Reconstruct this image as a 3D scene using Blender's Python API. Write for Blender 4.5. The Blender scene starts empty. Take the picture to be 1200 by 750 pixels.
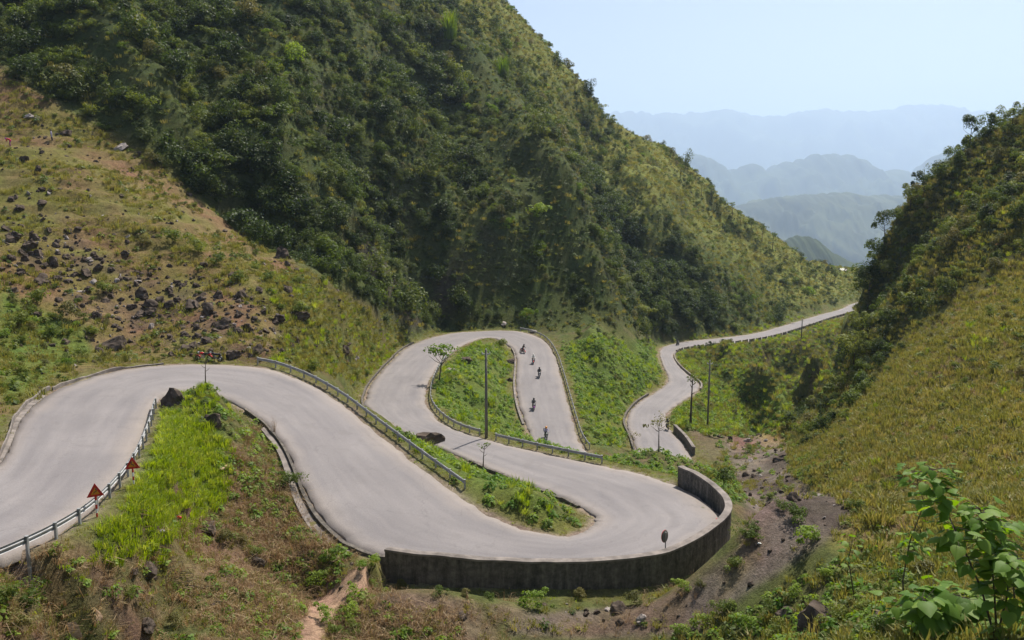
import bpy, bmesh, math, random
import numpy as np
from mathutils import Vector, Matrix, noise as mnoise

R = math.radians
sc = bpy.context.scene
# ------------------------------------------------------------------ camera
FPX, HORIZON = 1040.0, 200.0                    # focal length and horizon row, in 1200x750 photograph pixels
PITCH = math.atan((375 - HORIZON) / FPX)
cam_d = bpy.data.cameras.new('camera'); cam = bpy.data.objects.new('camera', cam_d)
sc.collection.objects.link(cam); sc.camera = cam
cam_d.sensor_width = 36; cam_d.lens = 36 * FPX / 1200
cam_d.clip_start = 0.5; cam_d.clip_end = 90000
cam.location = (0, 0, 0); cam.rotation_euler = (math.pi / 2 - PITCH, 0, 0)
# ------------------------------------------------------------------ sky, sun, exposure
SUN_EL, SUN_AZ = 57.0, 32.0                     # azimuth measured from straight ahead (+Y) towards the right (+X)
w = bpy.data.worlds.new('World'); sc.world = w; w.use_nodes = True
nt = w.node_tree; nt.nodes.clear()
sky = nt.nodes.new('ShaderNodeTexSky'); sky.sky_type = 'NISHITA'; sky.sun_disc = False
sky.sun_elevation = R(SUN_EL); sky.sun_rotation = R(SUN_AZ)
sky.air_density = 0.8; sky.dust_density = 4.5; sky.ozone_density = 0.6; sky.altitude = 900
bg = nt.nodes.new('ShaderNodeBackground'); bg.inputs[1].default_value = 0.078
wo = nt.nodes.new('ShaderNodeOutputWorld')
nt.links.new(sky.outputs[0], bg.inputs[0]); nt.links.new(bg.outputs[0], wo.inputs[0])
sd = bpy.data.lights.new('sun', 'SUN'); sd.energy = 5.0; sd.angle = R(0.55); sd.color = (1.0, 0.93, 0.82)
so = bpy.data.objects.new('sun', sd); sc.collection.objects.link(so)
SDIR = Vector((math.sin(R(SUN_AZ)) * math.cos(R(SUN_EL)), math.cos(R(SUN_AZ)) * math.cos(R(SUN_EL)), math.sin(R(SUN_EL))))
so.rotation_euler = SDIR.to_track_quat('Z', 'Y').to_euler(); so.location = (60, 60, 120)
sc.view_settings.view_transform = 'Standard'; sc.view_settings.look = 'None'
sc.view_settings.exposure = 0.56; sc.view_settings.gamma = 1.0
sc.render.engine = 'CYCLES'
sc.cycles.max_bounces = 5; sc.cycles.diffuse_bounces = 2; sc.cycles.glossy_bounces = 2
sc.cycles.transmission_bounces = 3; sc.cycles.volume_bounces = 2; sc.cycles.transparent_max_bounces = 4

rng = np.random.default_rng(7); random.seed(7)
COL = sc.collection

# ------------------------------------------------------------------ pixel <-> world
cp, sp = math.cos(PITCH), math.sin(PITCH)
def ray(u, v):
    a, b = (u - 600) / FPX, (375 - v) / FPX
    return np.array([a, cp + b * sp, -sp + b * cp])
def at_z(u, v, z):
    d = ray(u, v); return d * (z / d[2])
def at_y(u, v, y):
    d = ray(u, v); return d * (y / d[1])
def proj(x, y, z):
    dep = y * cp - z * sp
    up = y * sp + z * cp
    dep = np.maximum(dep, 0.5)
    return 600 + FPX * x / dep, 375 - FPX * up / dep

# ------------------------------------------------------------------ numpy noise
_tab = np.random.default_rng(3).random(65536)
def vnoise(x, y, s=0):
    xi = np.floor(x).astype(np.int64); yi = np.floor(y).astype(np.int64)
    fx = x - xi; fy = y - yi
    fx = fx * fx * (3 - 2 * fx); fy = fy * fy * (3 - 2 * fy)
    def h(a, b): return _tab[((a * 73856093) ^ (b * 19349663) ^ (s * 83492791 + 12345)) & 65535]
    a = h(xi, yi); b = h(xi + 1, yi); c = h(xi, yi + 1); d = h(xi + 1, yi + 1)
    return (a + (b - a) * fx) + ((c + (d - c) * fx) - (a + (b - a) * fx)) * fy
def fbm(x, y, o=4, s=0, g=0.5):
    r = 0; a = 1; t = 0
    for k in range(o):
        r = r + a * vnoise(x * 2 ** k + 17.3 * k, y * 2 ** k - 9.1 * k, s + k); t += a; a *= g
    return r / t * 2 - 1
def smooth(a, b, x):
    t = np.clip((x - a) / (b - a), 0, 1); return t * t * (3 - 2 * t)
def polymask(u, v, poly, soft=8):
    """soft mask of a polygon given in photograph pixels"""
    P = np.array(poly, float); n = len(P)
    inside = np.zeros(u.shape, bool); d2 = np.full(u.shape, 1e12)
    for i in range(n):
        a, b = P[i], P[(i + 1) % n]
        c = ((a[1] > v) != (b[1] > v))
        xx = (b[0] - a[0]) * (v - a[1]) / ((b[1] - a[1]) if b[1] != a[1] else 1e-9) + a[0]
        inside ^= c & (u < xx)
        ab = b - a; L = ab @ ab + 1e-9
        t = np.clip(((u - a[0]) * ab[0] + (v - a[1]) * ab[1]) / L, 0, 1)
        d2 = np.minimum(d2, (u - a[0] - t * ab[0]) ** 2 + (v - a[1] - t * ab[1]) ** 2)
    s = np.where(inside, 1, -1) * np.sqrt(d2)
    return smooth(-soft, soft, s)

# ------------------------------------------------------------------ the road, as cross-sections (left edge, right edge, height)
SEC = [
(-95,600,-75,692,-15.6),(-20,558,0,656,-15.9),(3,540,60,627,-16.3),(16,515,110,593,-16.6),(28,488,150,545,-17.0),
(58,462,170,500,-17.4),(100,444,178,476,-17.8),(155,432,195,462,-18.2),(220,427,225,458,-18.7),(300,430,262,467,-19.5),
(350,445,300,487,-20.3),(395,470,330,517,-21.2),(437,504,348,550,-22.1),(480,538,365,588,-23.0),(520,568,395,625,-23.8),
(560,597,440,650,-24.5),(600,616,520,661,-25.0),(640,626,600,667,-25.4),(672,628,690,667,-25.7),(692,618,775,657,-26.0),
(697,609,835,625,-26.2),(688,598,842,603,-26.4),(668,588,810,577,-26.7),(635,575,755,557,-27.0),(590,557,690,543,-27.4),
(540,535,620,528,-27.8),(490,514,565,514,-28.2),(452,496,525,500,-28.7),(430,478,502,480,-29.2),(430,462,498,460,-29.6),
(440,443,508,435,-30.1),(460,422,525,416,-30.7),(480,405,545,403,-31.2),(520,392,562,397,-31.7),(565,388,572,396,-32.1),
(605,388,585,398,-32.5),(635,397,602,410,-33.0),(649,415,606,425,-33.5),(657,440,605,450,-34.2),(664,468,609,475,-34.9),
(671,494,618,500,-35.6),(680,520,630,524,-36.2)]
EL = [at_z(a, b, z) for a, b, c, d, z in SEC]; ER = [at_z(c, d, z) for a, b, c, d, z in SEC]
EL.insert(0, np.array([EL[0][0] + 0.5, EL[0][1] - 24, -14.6])); ER.insert(0, np.array([EL[0][0] + 7.5, ER[0][1] - 20, -14.6]))
# hairpin hidden below the terrace, given in plan
for l, r in [((11.6,106,-36.8),(5.6,105,-36.8)),((13.0,104.0,-37.3),(8.6,98.6,-37.3)),((15.0,103.8,-37.8),(16.5,98,-37.8)),((16.6,106.0,-38.2),(23.0,103.5,-38.2))]:
    EL.append(np.array(l)); ER.append(np.array(r))
for a, b, c, d, z in [(742,515,803,524,-38.8),(734,494,782,500,-39.3),(746,474,782,482,-39.9),(772,457,808,465,-40.6),(784,445,820,451,-41.4),
    (777,428,800,434,-42.4),(773,414,789,419,-43.6),(779,406,795,411,-44.6),(805,400,824,406.5,-45.6),(850,395.5,866,401.5,-46.6),(890,389.5,905,395,-47.5),
    (930,378,944,383.5,-48.6),(962,368.5,975,373,-49.6),(985,362.5,1000,366,-50.4),(1000,355.5,1018,359,-51.2),(1030,350.5,1042,353,-51.8),(1075,346,1085,348,-52.4)]:
    EL.append(at_z(a, b, z)); ER.append(at_z(c, d, z))
EL = np.array(EL); ER = np.array(ER)
def catmull(P, n=8):
    P = np.vstack([2 * P[0] - P[1], P, 2 * P[-1] - P[-2]]); out = []
    for i in range(1, len(P) - 2):
        p0, p1, p2, p3 = P[i - 1], P[i], P[i + 1], P[i + 2]
        for k in range(n):
            t = k / n
            out.append(0.5 * ((2 * p1) + (-p0 + p2) * t + (2 * p0 - 5 * p1 + 4 * p2 - p3) * t * t + (-p0 + 3 * p1 - 3 * p2 + p3) * t ** 3))
    out.append(P[-2]); return np.array(out)
NSUB = 8
RL, RR = catmull(EL, NSUB), catmull(ER, NSUB)
for _ in range(3):                              # take small kinks out of the traced edges
    RL[1:-1] = 0.25 * RL[:-2] + 0.5 * RL[1:-1] + 0.25 * RL[2:]; RR[1:-1] = 0.25 * RR[:-2] + 0.5 * RR[1:-1] + 0.25 * RR[2:]
RC = (RL + RR) / 2; RH = np.linalg.norm((RL - RR)[:, :2], axis=1) / 2
def edge(side, s, off=0.0):
    """point on a road edge at section number s, moved off metres away from the road"""
    f = min(max(s * NSUB, 0), len(RL) - 1.001); i = int(f); t = f - i
    l = RL[i] * (1 - t) + RL[i + 1] * t; r = RR[i] * (1 - t) + RR[i + 1] * t
    d = (l - r); d[2] = 0; d /= np.linalg.norm(d)
    return (l + d * off) if side == 'L' else (r - d * off)

# ------------------------------------------------------------------ terrain height: thin-plate spline through sighted points
CP = []
def C(*pts):
    for u, v, y in pts: CP.append(at_y(u, v, y))
def W(*pts):
    for p in pts: CP.append(np.array(p, float))
# field above the first bend
C((-250,420,70),(-120,440,62),(0,440,72),(0,350,92),(100,405,90),(200,405,92),(300,415,89),(400,400,110),(430,430,112),(12,165,140),(0,80,155),
  (100,200,130),(200,250,125),(300,300,124),(130,150,150),(250,230,145),(350,300,142),(440,350,150),(480,386,163),(200,340,105),(100,300,108),(400,350,126),
  (-200,200,125),(-200,60,150),(-400,300,80),(-400,100,130))
# forested mountain
C((350,200,156),(520,384,181),(520,300,187),(520,200,206),(520,100,242),(520,0,290),(420,320,157),(420,250,163),(420,100,202),(420,0,236),(300,200,151),(300,100,176),(300,0,203),(130,80,161),
  (130,0,186),(0,0,173),(0,-300,230),(300,-300,280),(-300,-100,190),(600,370,184),(600,300,195),(600,200,221),(600,100,274),(660,300,200),(660,200,242),(690,370,186),
  (700,330,194),(700,250,225),(700,180,274),(740,330,212),(760,380,208),(780,340,240),(780,290,255),(780,230,310),(740,250,262),(830,388,248),(830,330,265),(900,375,278),(900,330,305),(960,355,312),
  (1010,345,372),(870,290,322),(960,332,350),(640,130,300),(820,250,330))
CREST = [(500,-80,335),(580,2,350),(640,63,355),(700,120,360),(760,170,365),(800,196,370),(860,243,375),(920,294,385),(960,316,400),(1005,326,425),(1060,332,450)]
C(*CREST)
for u, v, y in CREST:
    p = at_y(u, v, y); W((p[0] + 12, p[1] + 30, p[2] - 24), (p[0] + 30, p[1] + 80, p[2] - 75), (p[0] + 70, p[1] + 160, p[2] - 130))
# slope between the loop and the far road, slope under the far road
C((700,420,160),(715,400,174),(690,470,138),(715,480,136),(745,425,166),(750,405,184),(765,440,171),(700,505,126),
  (900,420,236),(950,400,266),(940,450,216),(900,460,190),(850,450,172),(830,480,150),(900,500,150),(960,470,190),(990,440,222),(1000,385,300),
  (830,500,138),(870,515,128),(880,540,114),(885,562,104),(900,600,88),(870,660,70),(780,712,58.5),(860,490,146),(840,425,205),(880,410,232),(1010,372,330))
# ground in front of the parapet and the spur under the near bend
C((600,704,55.3),(450,692,55.0),(530,700,55),(868,645,63.5),(850,610,71),(830,580,77),(700,738,49),(600,752,46),(400,752,44.5),(370,700,51.5),(430,665,54.5),(800,700,60),
  (100,682,40),(60,742,36.5),(200,742,39.5),(300,742,42.5),(200,610,51),(300,610,57),(250,662,46.5),(340,655,53.5),(318,525,68.5),(338,562,63.5),(352,600,59.5),(385,640,56.5),(243,449,68.5),(255,462,67),(200,500,61.5),(280,505,64),(320,560,61),(160,640,46.5))
# islands and terrace
C((560,412,150),(570,402,157),(570,440,130),(577,470,119),(545,440,134),(590,430,146),(560,480,118),(600,500,112),(720,547,85),(680,533,90),(760,540,88),(760,532,93),(815,549,92),(845,562,88),(640,524,95),(800,552,86))
# hill on the right
C((950,560,92),(1000,500,100),(1000,560,80),(1000,620,62),(1000,700,40),(900,740,43),(1100,600,58),(1100,500,84),(1100,400,110),(1100,300,136),(1200,500,70),(1200,400,94),
  (1200,300,124),(1200,200,150),(1200,650,36),(1200,745,24),(1100,745,28),(1400,500,52),(1400,300,104),(1400,100,135),(1050,400,128),(1050,340,142),(960,520,108),(1700,300,80),(1600,600,35))
RC_ = [(1300,45,168),(1200,135,166),(1140,170,168),(1100,212,168),(1065,246,168),(1035,285,166),(1022,330,162),(1008,400,158),(985,450,150),(925,515,126)]
C(*RC_)
for u, v, y in RC_:
    p = at_y(u, v, y); k = min(1.0, (520 - v) / 150.0); W((p[0] + 4, p[1] + 14, p[2] - 7 * k), (p[0] + 18, p[1] + 45, p[2] - 26 * k))
W((160,260,-60),(230,280,-55),(250,380,-90),(320,200,-30),(330,300,-70),(330,100,40),(330,450,-120),(200,520,-150),(0,560,60),(-260,520,160),(-260,300,130),(-260,100,25),(-260,-30,10))
# under and beside the viewpoint
W((0,0,-2.6),(4,8,-8.0),(-4,12,-10.5),(0,20,-15.5),(0,30,-20),(-14,22,-15.2),(-30,10,-13.5),(-30,-30,-11),(14,14,-10.2),(24,4,-7),(30,-30,-3),(8,-25,-1.5),(-60,20,-8),(70,0,5),(120,0,20),(200,-30,40))
CPN = np.array(CP)
RE = np.vstack([RL[::4], RR[::4]])
PTS = np.vstack([CPN, RE]); SC_ = 100.0
def U(r2): return 0.5 * r2 * np.log(r2 + 1e-12)
def tps_fit(P, z, lam):
    n = len(P); d2 = ((P[:, None] - P[None]) ** 2).sum(-1)
    A = np.zeros((n + 3, n + 3)); A[:n, :n] = U(d2) + np.eye(n) * lam
    A[:n, n] = 1; A[:n, n + 1:] = P; A[n, :n] = 1; A[n + 1:, :n] = P.T
    return np.linalg.solve(A, np.concatenate([z, [0, 0, 0]]))
TP = PTS[:, :2] / SC_; TWt = tps_fit(TP, PTS[:, 2], 2e-5)
def base_h(x, y):
    q = np.stack([x, y], 1) / SC_; out = np.empty(len(q))
    for i in range(0, len(q), 20000):
        b = q[i:i + 20000]
        d2 = (b * b).sum(1)[:, None] + (TP * TP).sum(1)[None] - 2 * b @ TP.T
        out[i:i + 20000] = U(np.maximum(d2, 0)) @ TWt[:-3] + TWt[-3] + b @ TWt[-2:]
    return out

FOREST = [(-400,0),(-200,40),(0,75),(60,110),(130,150),(190,190),(250,235),(300,275),(350,310),(410,345),(460,370),(482,386),(520,388),(600,386),(650,390),(690,385),(740,380),(768,392),(830,390),(900,378),
  (960,357),(1030,343),(1020,310),(960,295),(900,255),(800,165),(700,90),(600,-20),(560,-500),(-400,-500)]
GRASSY = [(520,-40),(600,0),(720,110),(820,190),(920,270),(1030,320),(1030,345),(930,362),(870,335),(800,270),(720,215),(670,150),(600,80),(530,10)]
FIELD = [(-300,60),(0,78),(60,112),(130,152),(190,192),(250,237),(300,277),(350,312),(410,347),(460,372),(470,395),(420,430),(390,440),(310,420),(200,420),(90,435),(20,480),(-300,520)]
WASH = [(600,715),(700,704),(800,690),(870,645),(878,600),(850,530),(845,512),(890,505),(925,520),(930,560),(1000,590),(985,615),(960,640),(880,690),(820,738),(700,745),(600,742)]
LUSH = [[(660,405),(700,395),(768,400),(772,440),(735,478),(740,520),(690,522)],[(795,418),(840,425),(905,470),(935,492),(880,505),(800,505),(785,490),(822,455)],
  [(505,470),(518,430),(560,402),(598,408),(604,450),(625,515),(560,505)],[(0,340),(100,385),(110,415),(30,460),(0,470)],[(440,505),(475,508),(565,545),(640,578),(690,612),(640,624),(580,606),(545,580),(480,535)],[(185,465),(245,448),(265,520),(268,590),(235,612),(180,655),(100,655),(150,590)]]
HILLGRASS = [(905,530),(985,480),(1060,390),(1200,300),(1400,220),(1400,800),(1000,660),(930,590)]
HILLSHRUB = [(925,505),(990,430),(1005,390),(1018,290),(1060,225),(1200,100),(1450,-60),(1450,230),(1200,300),(1080,370),(1000,475),(940,530)]
SPUR = [(60,640),(150,660),(200,620),(260,590),(270,520),(300,500),(330,560),(360,620),(430,660),(440,700),(600,715),(600,800),(-50,800),(-50,690)]
BANKG = [(300,322),(350,318),(410,350),(470,380),(478,398),(430,452),(395,442),(320,418),(330,370)]
PATH = [(424,655),(443,658),(432,690),(398,712),(378,760),(345,760),(358,708),(395,686)]
ROCKZ = [(-60,235),(60,262),(170,320),(300,350),(360,395),(330,420),(250,418),(150,408),(110,395),(70,345),(-60,315)]

PARA0, PARA1 = 16.3, 23.4                        # sections along which the parapet stands
def road_near(x, y):
    """distance outside the road edge (negative on the road), road height there, and whether the parapet's edge is the nearest"""
    ee = np.vstack([RL, RR, RC]); P = ee[:, :2]; N = len(RL)
    d = np.full(len(x), 1e3); z = np.zeros(len(x)); ks = np.zeros(len(x), int)
    for i in range(0, len(x), 20000):
        b = np.stack([x[i:i + 20000], y[i:i + 20000]], 1)
        D = np.maximum((b * b).sum(1)[:, None] + (P * P).sum(1)[None] - 2 * b @ P.T, 0)
        k = D.argmin(1); z[i:i + 20000] = ee[k, 2]
        D = D[:, :2 * N]; k = D.argmin(1); d[i:i + 20000] = np.sqrt(D[np.arange(len(b)), k]); ks[i:i + 20000] = k
    near = np.where(d < 12)[0]; xn, yn = x[near], y[near]; ins = np.zeros(len(near), bool)
    poly = np.vstack([RL, RR[::-1]])
    for i in range(len(poly)):
        a, b = poly[i], poly[(i + 1) % len(poly)]
        if a[1] == b[1]: continue
        c = (a[1] > yn) != (b[1] > yn); ins ^= c & (xn < (b[0] - a[0]) * (yn - a[1]) / (b[1] - a[1]) + a[0])
    d[near[ins]] *= -1
    sec = (ks - N) / NSUB; drop = np.where((ks >= N) & (sec > PARA0 - 0.1) & (sec < PARA1 + 0.1), np.interp(sec, [15.9, 18.5, 20.5, 21.8, 23.4], [1.4, 0.85, 1.3, 2.2, 1.9]), 0.0)
    return d, z, drop

def axis(segs):
    out = [segs[0][0]]
    for a, b, s0, s1 in segs:
        n = max(1, int(round((b - a) / ((s0 + s1) / 2)))); t = np.arange(1, n + 1) / n
        f = s0 * t + (s1 - s0) * t * t / 2; out += list(a + (b - a) * f / f[-1])
    return np.array(out)
GX = axis([(-260,-62,4,0.55),(-62,52,0.5,0.5),(52,110,0.55,1.2),(110,330,1.2,5)])
GY = axis([(-40,22,3,0.6),(22,125,0.45,0.5),(125,210,0.5,1.0),(210,430,1.0,1.6),(430,580,1.6,5)])
MX, MY = np.meshgrid(GX, GY); fx, fy = MX.ravel(), MY.ravel()
hz = base_h(fx, fy)
PU, PV = proj(fx, fy, hz)
rd, rz, pdrop = road_near(fx, fy)
m_for = polymask(PU, PV, FOREST, 14); m_field = polymask(PU, PV, FIELD, 10); m_gr = polymask(PU, PV, GRASSY, 25)
m_hs = polymask(PU, PV, HILLSHRUB, 20); m_hg = polymask(PU, PV, HILLGRASS, 15); m_wash = polymask(PU, PV, WASH, 8); m_spur = polymask(PU, PV, SPUR, 10); m_rock = polymask(PU, PV, ROCKZ, 18)
m_lush = np.zeros(len(fx))
for p in LUSH: m_lush = np.maximum(m_lush, polymask(PU, PV, p, 8))
away = smooth(0.8, 14, rd)
# relief: buttresses and gullies on the mountain, ledges on the field, lumps elsewhere
def buttress(x, y):
    al = x * 0.567 + y * 0.824; ac = -x * 0.824 + y * 0.567           # along and across the mountain foot
    w_ = 0.3 * fbm(x / 40, y / 40, 2, 5); a = fbm(al / 46 + w_, ac / 120, 2, 11); b = 1 - 2 * np.abs(fbm(al / 24 + w_ * 1.5, ac / 60, 2, 15))
    return a, b
bu1, bu2 = buttress(fx, fy)
def line_d(u, v, pts):
    d = np.full(u.shape, 1e9)
    for a, b in zip(pts[:-1], pts[1:]):
        a, b = np.array(a, float), np.array(b, float); ab = b - a; t = np.clip(((u - a[0]) * ab[0] + (v - a[1]) * ab[1]) / (ab @ ab), 0, 1)
        d = np.minimum(d, np.hypot(u - a[0] - t * ab[0], v - a[1] - t * ab[1]))
    return d
RIBS = [  # ribs (+) and gullies (-) sighted on the mountainside: line, height in metres, half width in pixels
 ([(560,70),(610,150),(650,215),(690,290),(735,365)], 9, 38), ([(690,150),(725,230),(755,300),(768,388)], -11, 34), ([(760,200),(800,270),(850,330),(880,370)], 7, 30), ([(790,265),(822,320),(826,390)], -8, 26),
 ([(400,150),(450,230),(490,300),(505,385)], -9, 50), ([(330,60),(390,130),(440,190)], 6, 40), ([(570,240),(600,300),(620,375)], 5, 26), ([(190,60),(260,150),(330,240)], -7, 40), ([(90,20),(170,90),(240,180)], 6, 36), ([(850,250),(900,310),(930,360)], -5, 22), ([(480,60),(530,150),(560,230)], -7, 32)]
FOLDS = [  # ribs and hollows under the far road and beside the loop
 ([(815,412),(850,445),(885,490)], -2.6, 13), ([(845,408),(890,450),(915,488)], 2.4, 12), ([(880,402),(920,440),(938,478)], -3.4, 14), ([(915,394),(955,430),(965,465)], 2.8, 12), ([(950,384),(975,415),(985,440)], -3.2, 11), ([(980,374),(1000,400),(1005,420)], 2.5, 10), ([(700,400),(720,440),(722,480)], 1.6, 12), ([(680,420),(695,460),(700,500)], -1.5, 12), ([(745,410),(752,435),(740,465)], -1.6, 10)]
def folds(u, v, x, y):
    wu = u + 12 * fbm(x / 8, y / 8, 3, 93); wv = v + 8 * fbm(x / 8, y / 8, 3, 94); r = 0
    for pts, h, wd in FOLDS: r = r + 1.9 * h * np.exp(-(line_d(wu, wv, pts) / wd) ** 2)
    return r
def ribs(u, v, x, y):
    wu = u + 26 * fbm(x / 18, y / 18, 3, 91); wv = v + 26 * fbm(x / 18, y / 18, 3, 92); r = 0
    for pts, h, wd in RIBS: r = r + h * np.exp(-(line_d(wu, wv, pts) / wd) ** 2)
    return r
rel = m_for * ((6.0 * bu1 + 4.5 * (bu2 - 0.3)) * (1 - 0.6 * m_gr) + ribs(PU, PV, fx, fy) + 2.0 * fbm(fx / 13, fy / 13, 4, 21) + 0.9 * fbm(fx / 4, fy / 4, 3, 31)) * smooth(1.5, 26, rd)
rel += m_field * (0.7 * fbm(fx / 9, fy / 9, 4, 41) + 0.75 * np.abs(fbm(fx / 3.2, fy / 2.2, 4, 45)) * smooth(-.3, .3, fbm(fx / 8, fy / 8, 2, 48)))
terr = np.mod(hz + 0.8 * fbm(fx / 12, fy / 12, 2, 46), 1.5) / 1.5
rel += m_field * 0.9 * (smooth(0.25, 0.75, terr) - terr) * smooth(95, 115, fy)
rel += (m_hg * 0.7 + m_hs * 1.5) * (fbm(fx / 11, fy / 11, 4, 51) + 0.25 * fbm(fx / 2.5, fy / 2.5, 3, 55))
rel += m_spur * (0.9 * fbm(fx / 5, fy / 5, 4, 61)) + m_lush * 0.35 * fbm(fx / 3, fy / 3, 3, 63)
rel += folds(PU, PV, fx, fy) * smooth(1, 9, rd) * (1 - m_for) * (1 - m_hs)
rel += m_wash * 0.5 * (np.floor(fbm(fx / 5, fy / 5, 3, 69) * 4) / 4)
rel += 0.35 * fbm(fx / 6, fy / 6, 4, 65) + 0.10 * fbm(fx / 1.3, fy / 1.3, 3, 67) * (1 - m_wash * 0.6)
hz = hz + rel * away
dn = 0.10 * fbm(fx / 1.7, fy / 1.7, 3, 71)
flat = rz - 0.16 - 0.45 * smooth(-0.15, -0.8, rd) + np.where(rd > 0.15, 0.10 + dn * 0.7, 0) + 0.06 * smooth(0, 2, rd)
kb = smooth(0.9, 4.2, rd + 0.5 * fbm(fx / 3, fy / 3, 2, 73))
hz = flat * (1 - kb) + hz * kb
out = np.where((pdrop > 0) & (rd > 0.25), smooth(7, 1.5, rd), 0)
hz = hz * (1 - out) + np.minimum(hz, rz - pdrop + 0.12 * dn * 8 - 0.08 * rd) * out
# the hole by the culvert under the near rail
def pit(x, y, z):
    t_ = np.arange(25, 60, 0.1); d = ray(64, 706); d = d / d[1]; q = d[None] * t_[:, None]
    gz = [z[np.argmin((x - p[0]) ** 2 + (y - p[1]) ** 2)] for p in q]; c = q[int(np.argmax(np.array(gz) > q[:, 2]))]; a = (x - c[0]); b = (y - c[1])
    global PITC; PITC = c
    return z - 2.0 * smooth(1.2, 0.85, np.maximum(np.abs(a + 0.5 * b) / 1.9, np.abs(b - 0.15 * a) / 0.95))
hz = pit(fx, fy, hz)
HZ = hz.reshape(MX.shape)
def H(x, y):
    x = np.atleast_1d(np.asarray(x, float)); y = np.atleast_1d(np.asarray(y, float))
    i = np.clip(np.searchsorted(GX, x) - 1, 0, len(GX) - 2); j = np.clip(np.searchsorted(GY, y) - 1, 0, len(GY) - 2)
    tx = np.clip((x - GX[i]) / (GX[i + 1] - GX[i]), 0, 1); ty = np.clip((y - GY[j]) / (GY[j + 1] - GY[j]), 0, 1)
    return (HZ[j, i] * (1 - tx) + HZ[j, i + 1] * tx) * (1 - ty) + (HZ[j + 1, i] * (1 - tx) + HZ[j + 1, i + 1] * tx) * ty
_t = np.concatenate([np.arange(8, 140, 0.25), np.arange(140, 540, 0.7)])
def hit(u, v):
    """where the sight line through a photograph pixel meets the ground"""
    d = ray(u, v); d = d / d[1]; p = d[None] * _t[:, None]
    k = np.argmax(H(p[:, 0], p[:, 1]) > p[:, 2])
    q = p[k] if k else p[-1]
    return Vector((q[0], q[1], float(H(q[0], q[1])[0])))

# ------------------------------------------------------------------ materials
def new_mat(name):
    m = bpy.data.materials.new(name); m.use_nodes = True; n = m.node_tree.nodes; b = n['Principled BSDF']
    return m, n, m.node_tree.links, b
def mat_plain(name, col, rough=0.6, metal=0.0, var=0.15, scale=3.0, bump=0.0, spec=0.4):
    m, n, l, b = new_mat(name)
    tc = n.new('ShaderNodeTexCoord'); no = n.new('ShaderNodeTexNoise'); no.inputs['Scale'].default_value = scale; no.inputs['Detail'].default_value = 6
    l.new(tc.outputs['Object'], no.inputs['Vector'])
    mx = n.new('ShaderNodeMix'); mx.data_type = 'RGBA'
    mx.inputs[6].default_value = (*[c * (1 - var) for c in col], 1); mx.inputs[7].default_value = (*[min(1, c * (1 + var)) for c in col], 1)
    rp = n.new('ShaderNodeMapRange'); rp.inputs[1].default_value = 0.3; rp.inputs[2].default_value = 0.7
    l.new(no.outputs[0], rp.inputs[0]); l.new(rp.outputs[0], mx.inputs[0]); l.new(mx.outputs[2], b.inputs['Base Color'])
    b.inputs['Roughness'].default_value = rough; b.inputs['Metallic'].default_value = metal; b.inputs['Specular IOR Level'].default_value = spec
    if bump:
        bp = n.new('ShaderNodeBump'); bp.inputs['Strength'].default_value = bump; bp.inputs['Distance'].default_value = 0.1
        l.new(no.outputs[0], bp.inputs['Height']); l.new(bp.outputs[0], b.inputs['Normal'])
    return m
def mat_leaf(name, c0, c1, c2, trans=0.35):
    """foliage: colour varies from plant to plant and from leaf to leaf, light passes through"""
    m, n, l, b = new_mat(name)
    oi = n.new('ShaderNodeObjectInfo'); at = n.new('ShaderNodeAttribute'); at.attribute_name = 'lv'
    ad = n.new('ShaderNodeMath'); ad.operation = 'MULTIPLY_ADD'; ad.inputs[1].default_value = 0.62; l.new(oi.outputs['Random'], ad.inputs[0])
    m2 = n.new('ShaderNodeMath'); m2.operation = 'MULTIPLY'; m2.inputs[1].default_value = 0.38; l.new(at.outputs['Fac'], m2.inputs[0]); l.new(m2.outputs[0], ad.inputs[2])
    cr = n.new('ShaderNodeValToRGB'); e = cr.color_ramp.elements
    e[0].position = 0.12; e[0].color = (*c0, 1); e[1].position = 0.9; e[1].color = (*c2, 1)
    k = cr.color_ramp.elements.new(0.52); k.color = (*c1, 1)
    l.new(ad.outputs[0], cr.inputs[0]); l.new(cr.outputs[0], b.inputs['Base Color'])
    b.inputs['Roughness'].default_value = 0.55; b.inputs['Specular IOR Level'].default_value = 0.25
    tr = n.new('ShaderNodeBsdfTranslucent'); hs = n.new('ShaderNodeHueSaturation'); hs.inputs['Hue'].default_value = 0.485; hs.inputs['Saturation'].default_value = 1.15; hs.inputs['Value'].default_value = 1.35
    l.new(cr.outputs[0], hs.inputs['Color']); l.new(hs.outputs[0], tr.inputs[0])
    ms = n.new('ShaderNodeMixShader'); ms.inputs[0].default_value = trans
    l.new(b.outputs[0], ms.inputs[1]); l.new(tr.outputs[0], ms.inputs[2]); l.new(ms.outputs[0], n['Material Output'].inputs[0])
    return m
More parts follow.
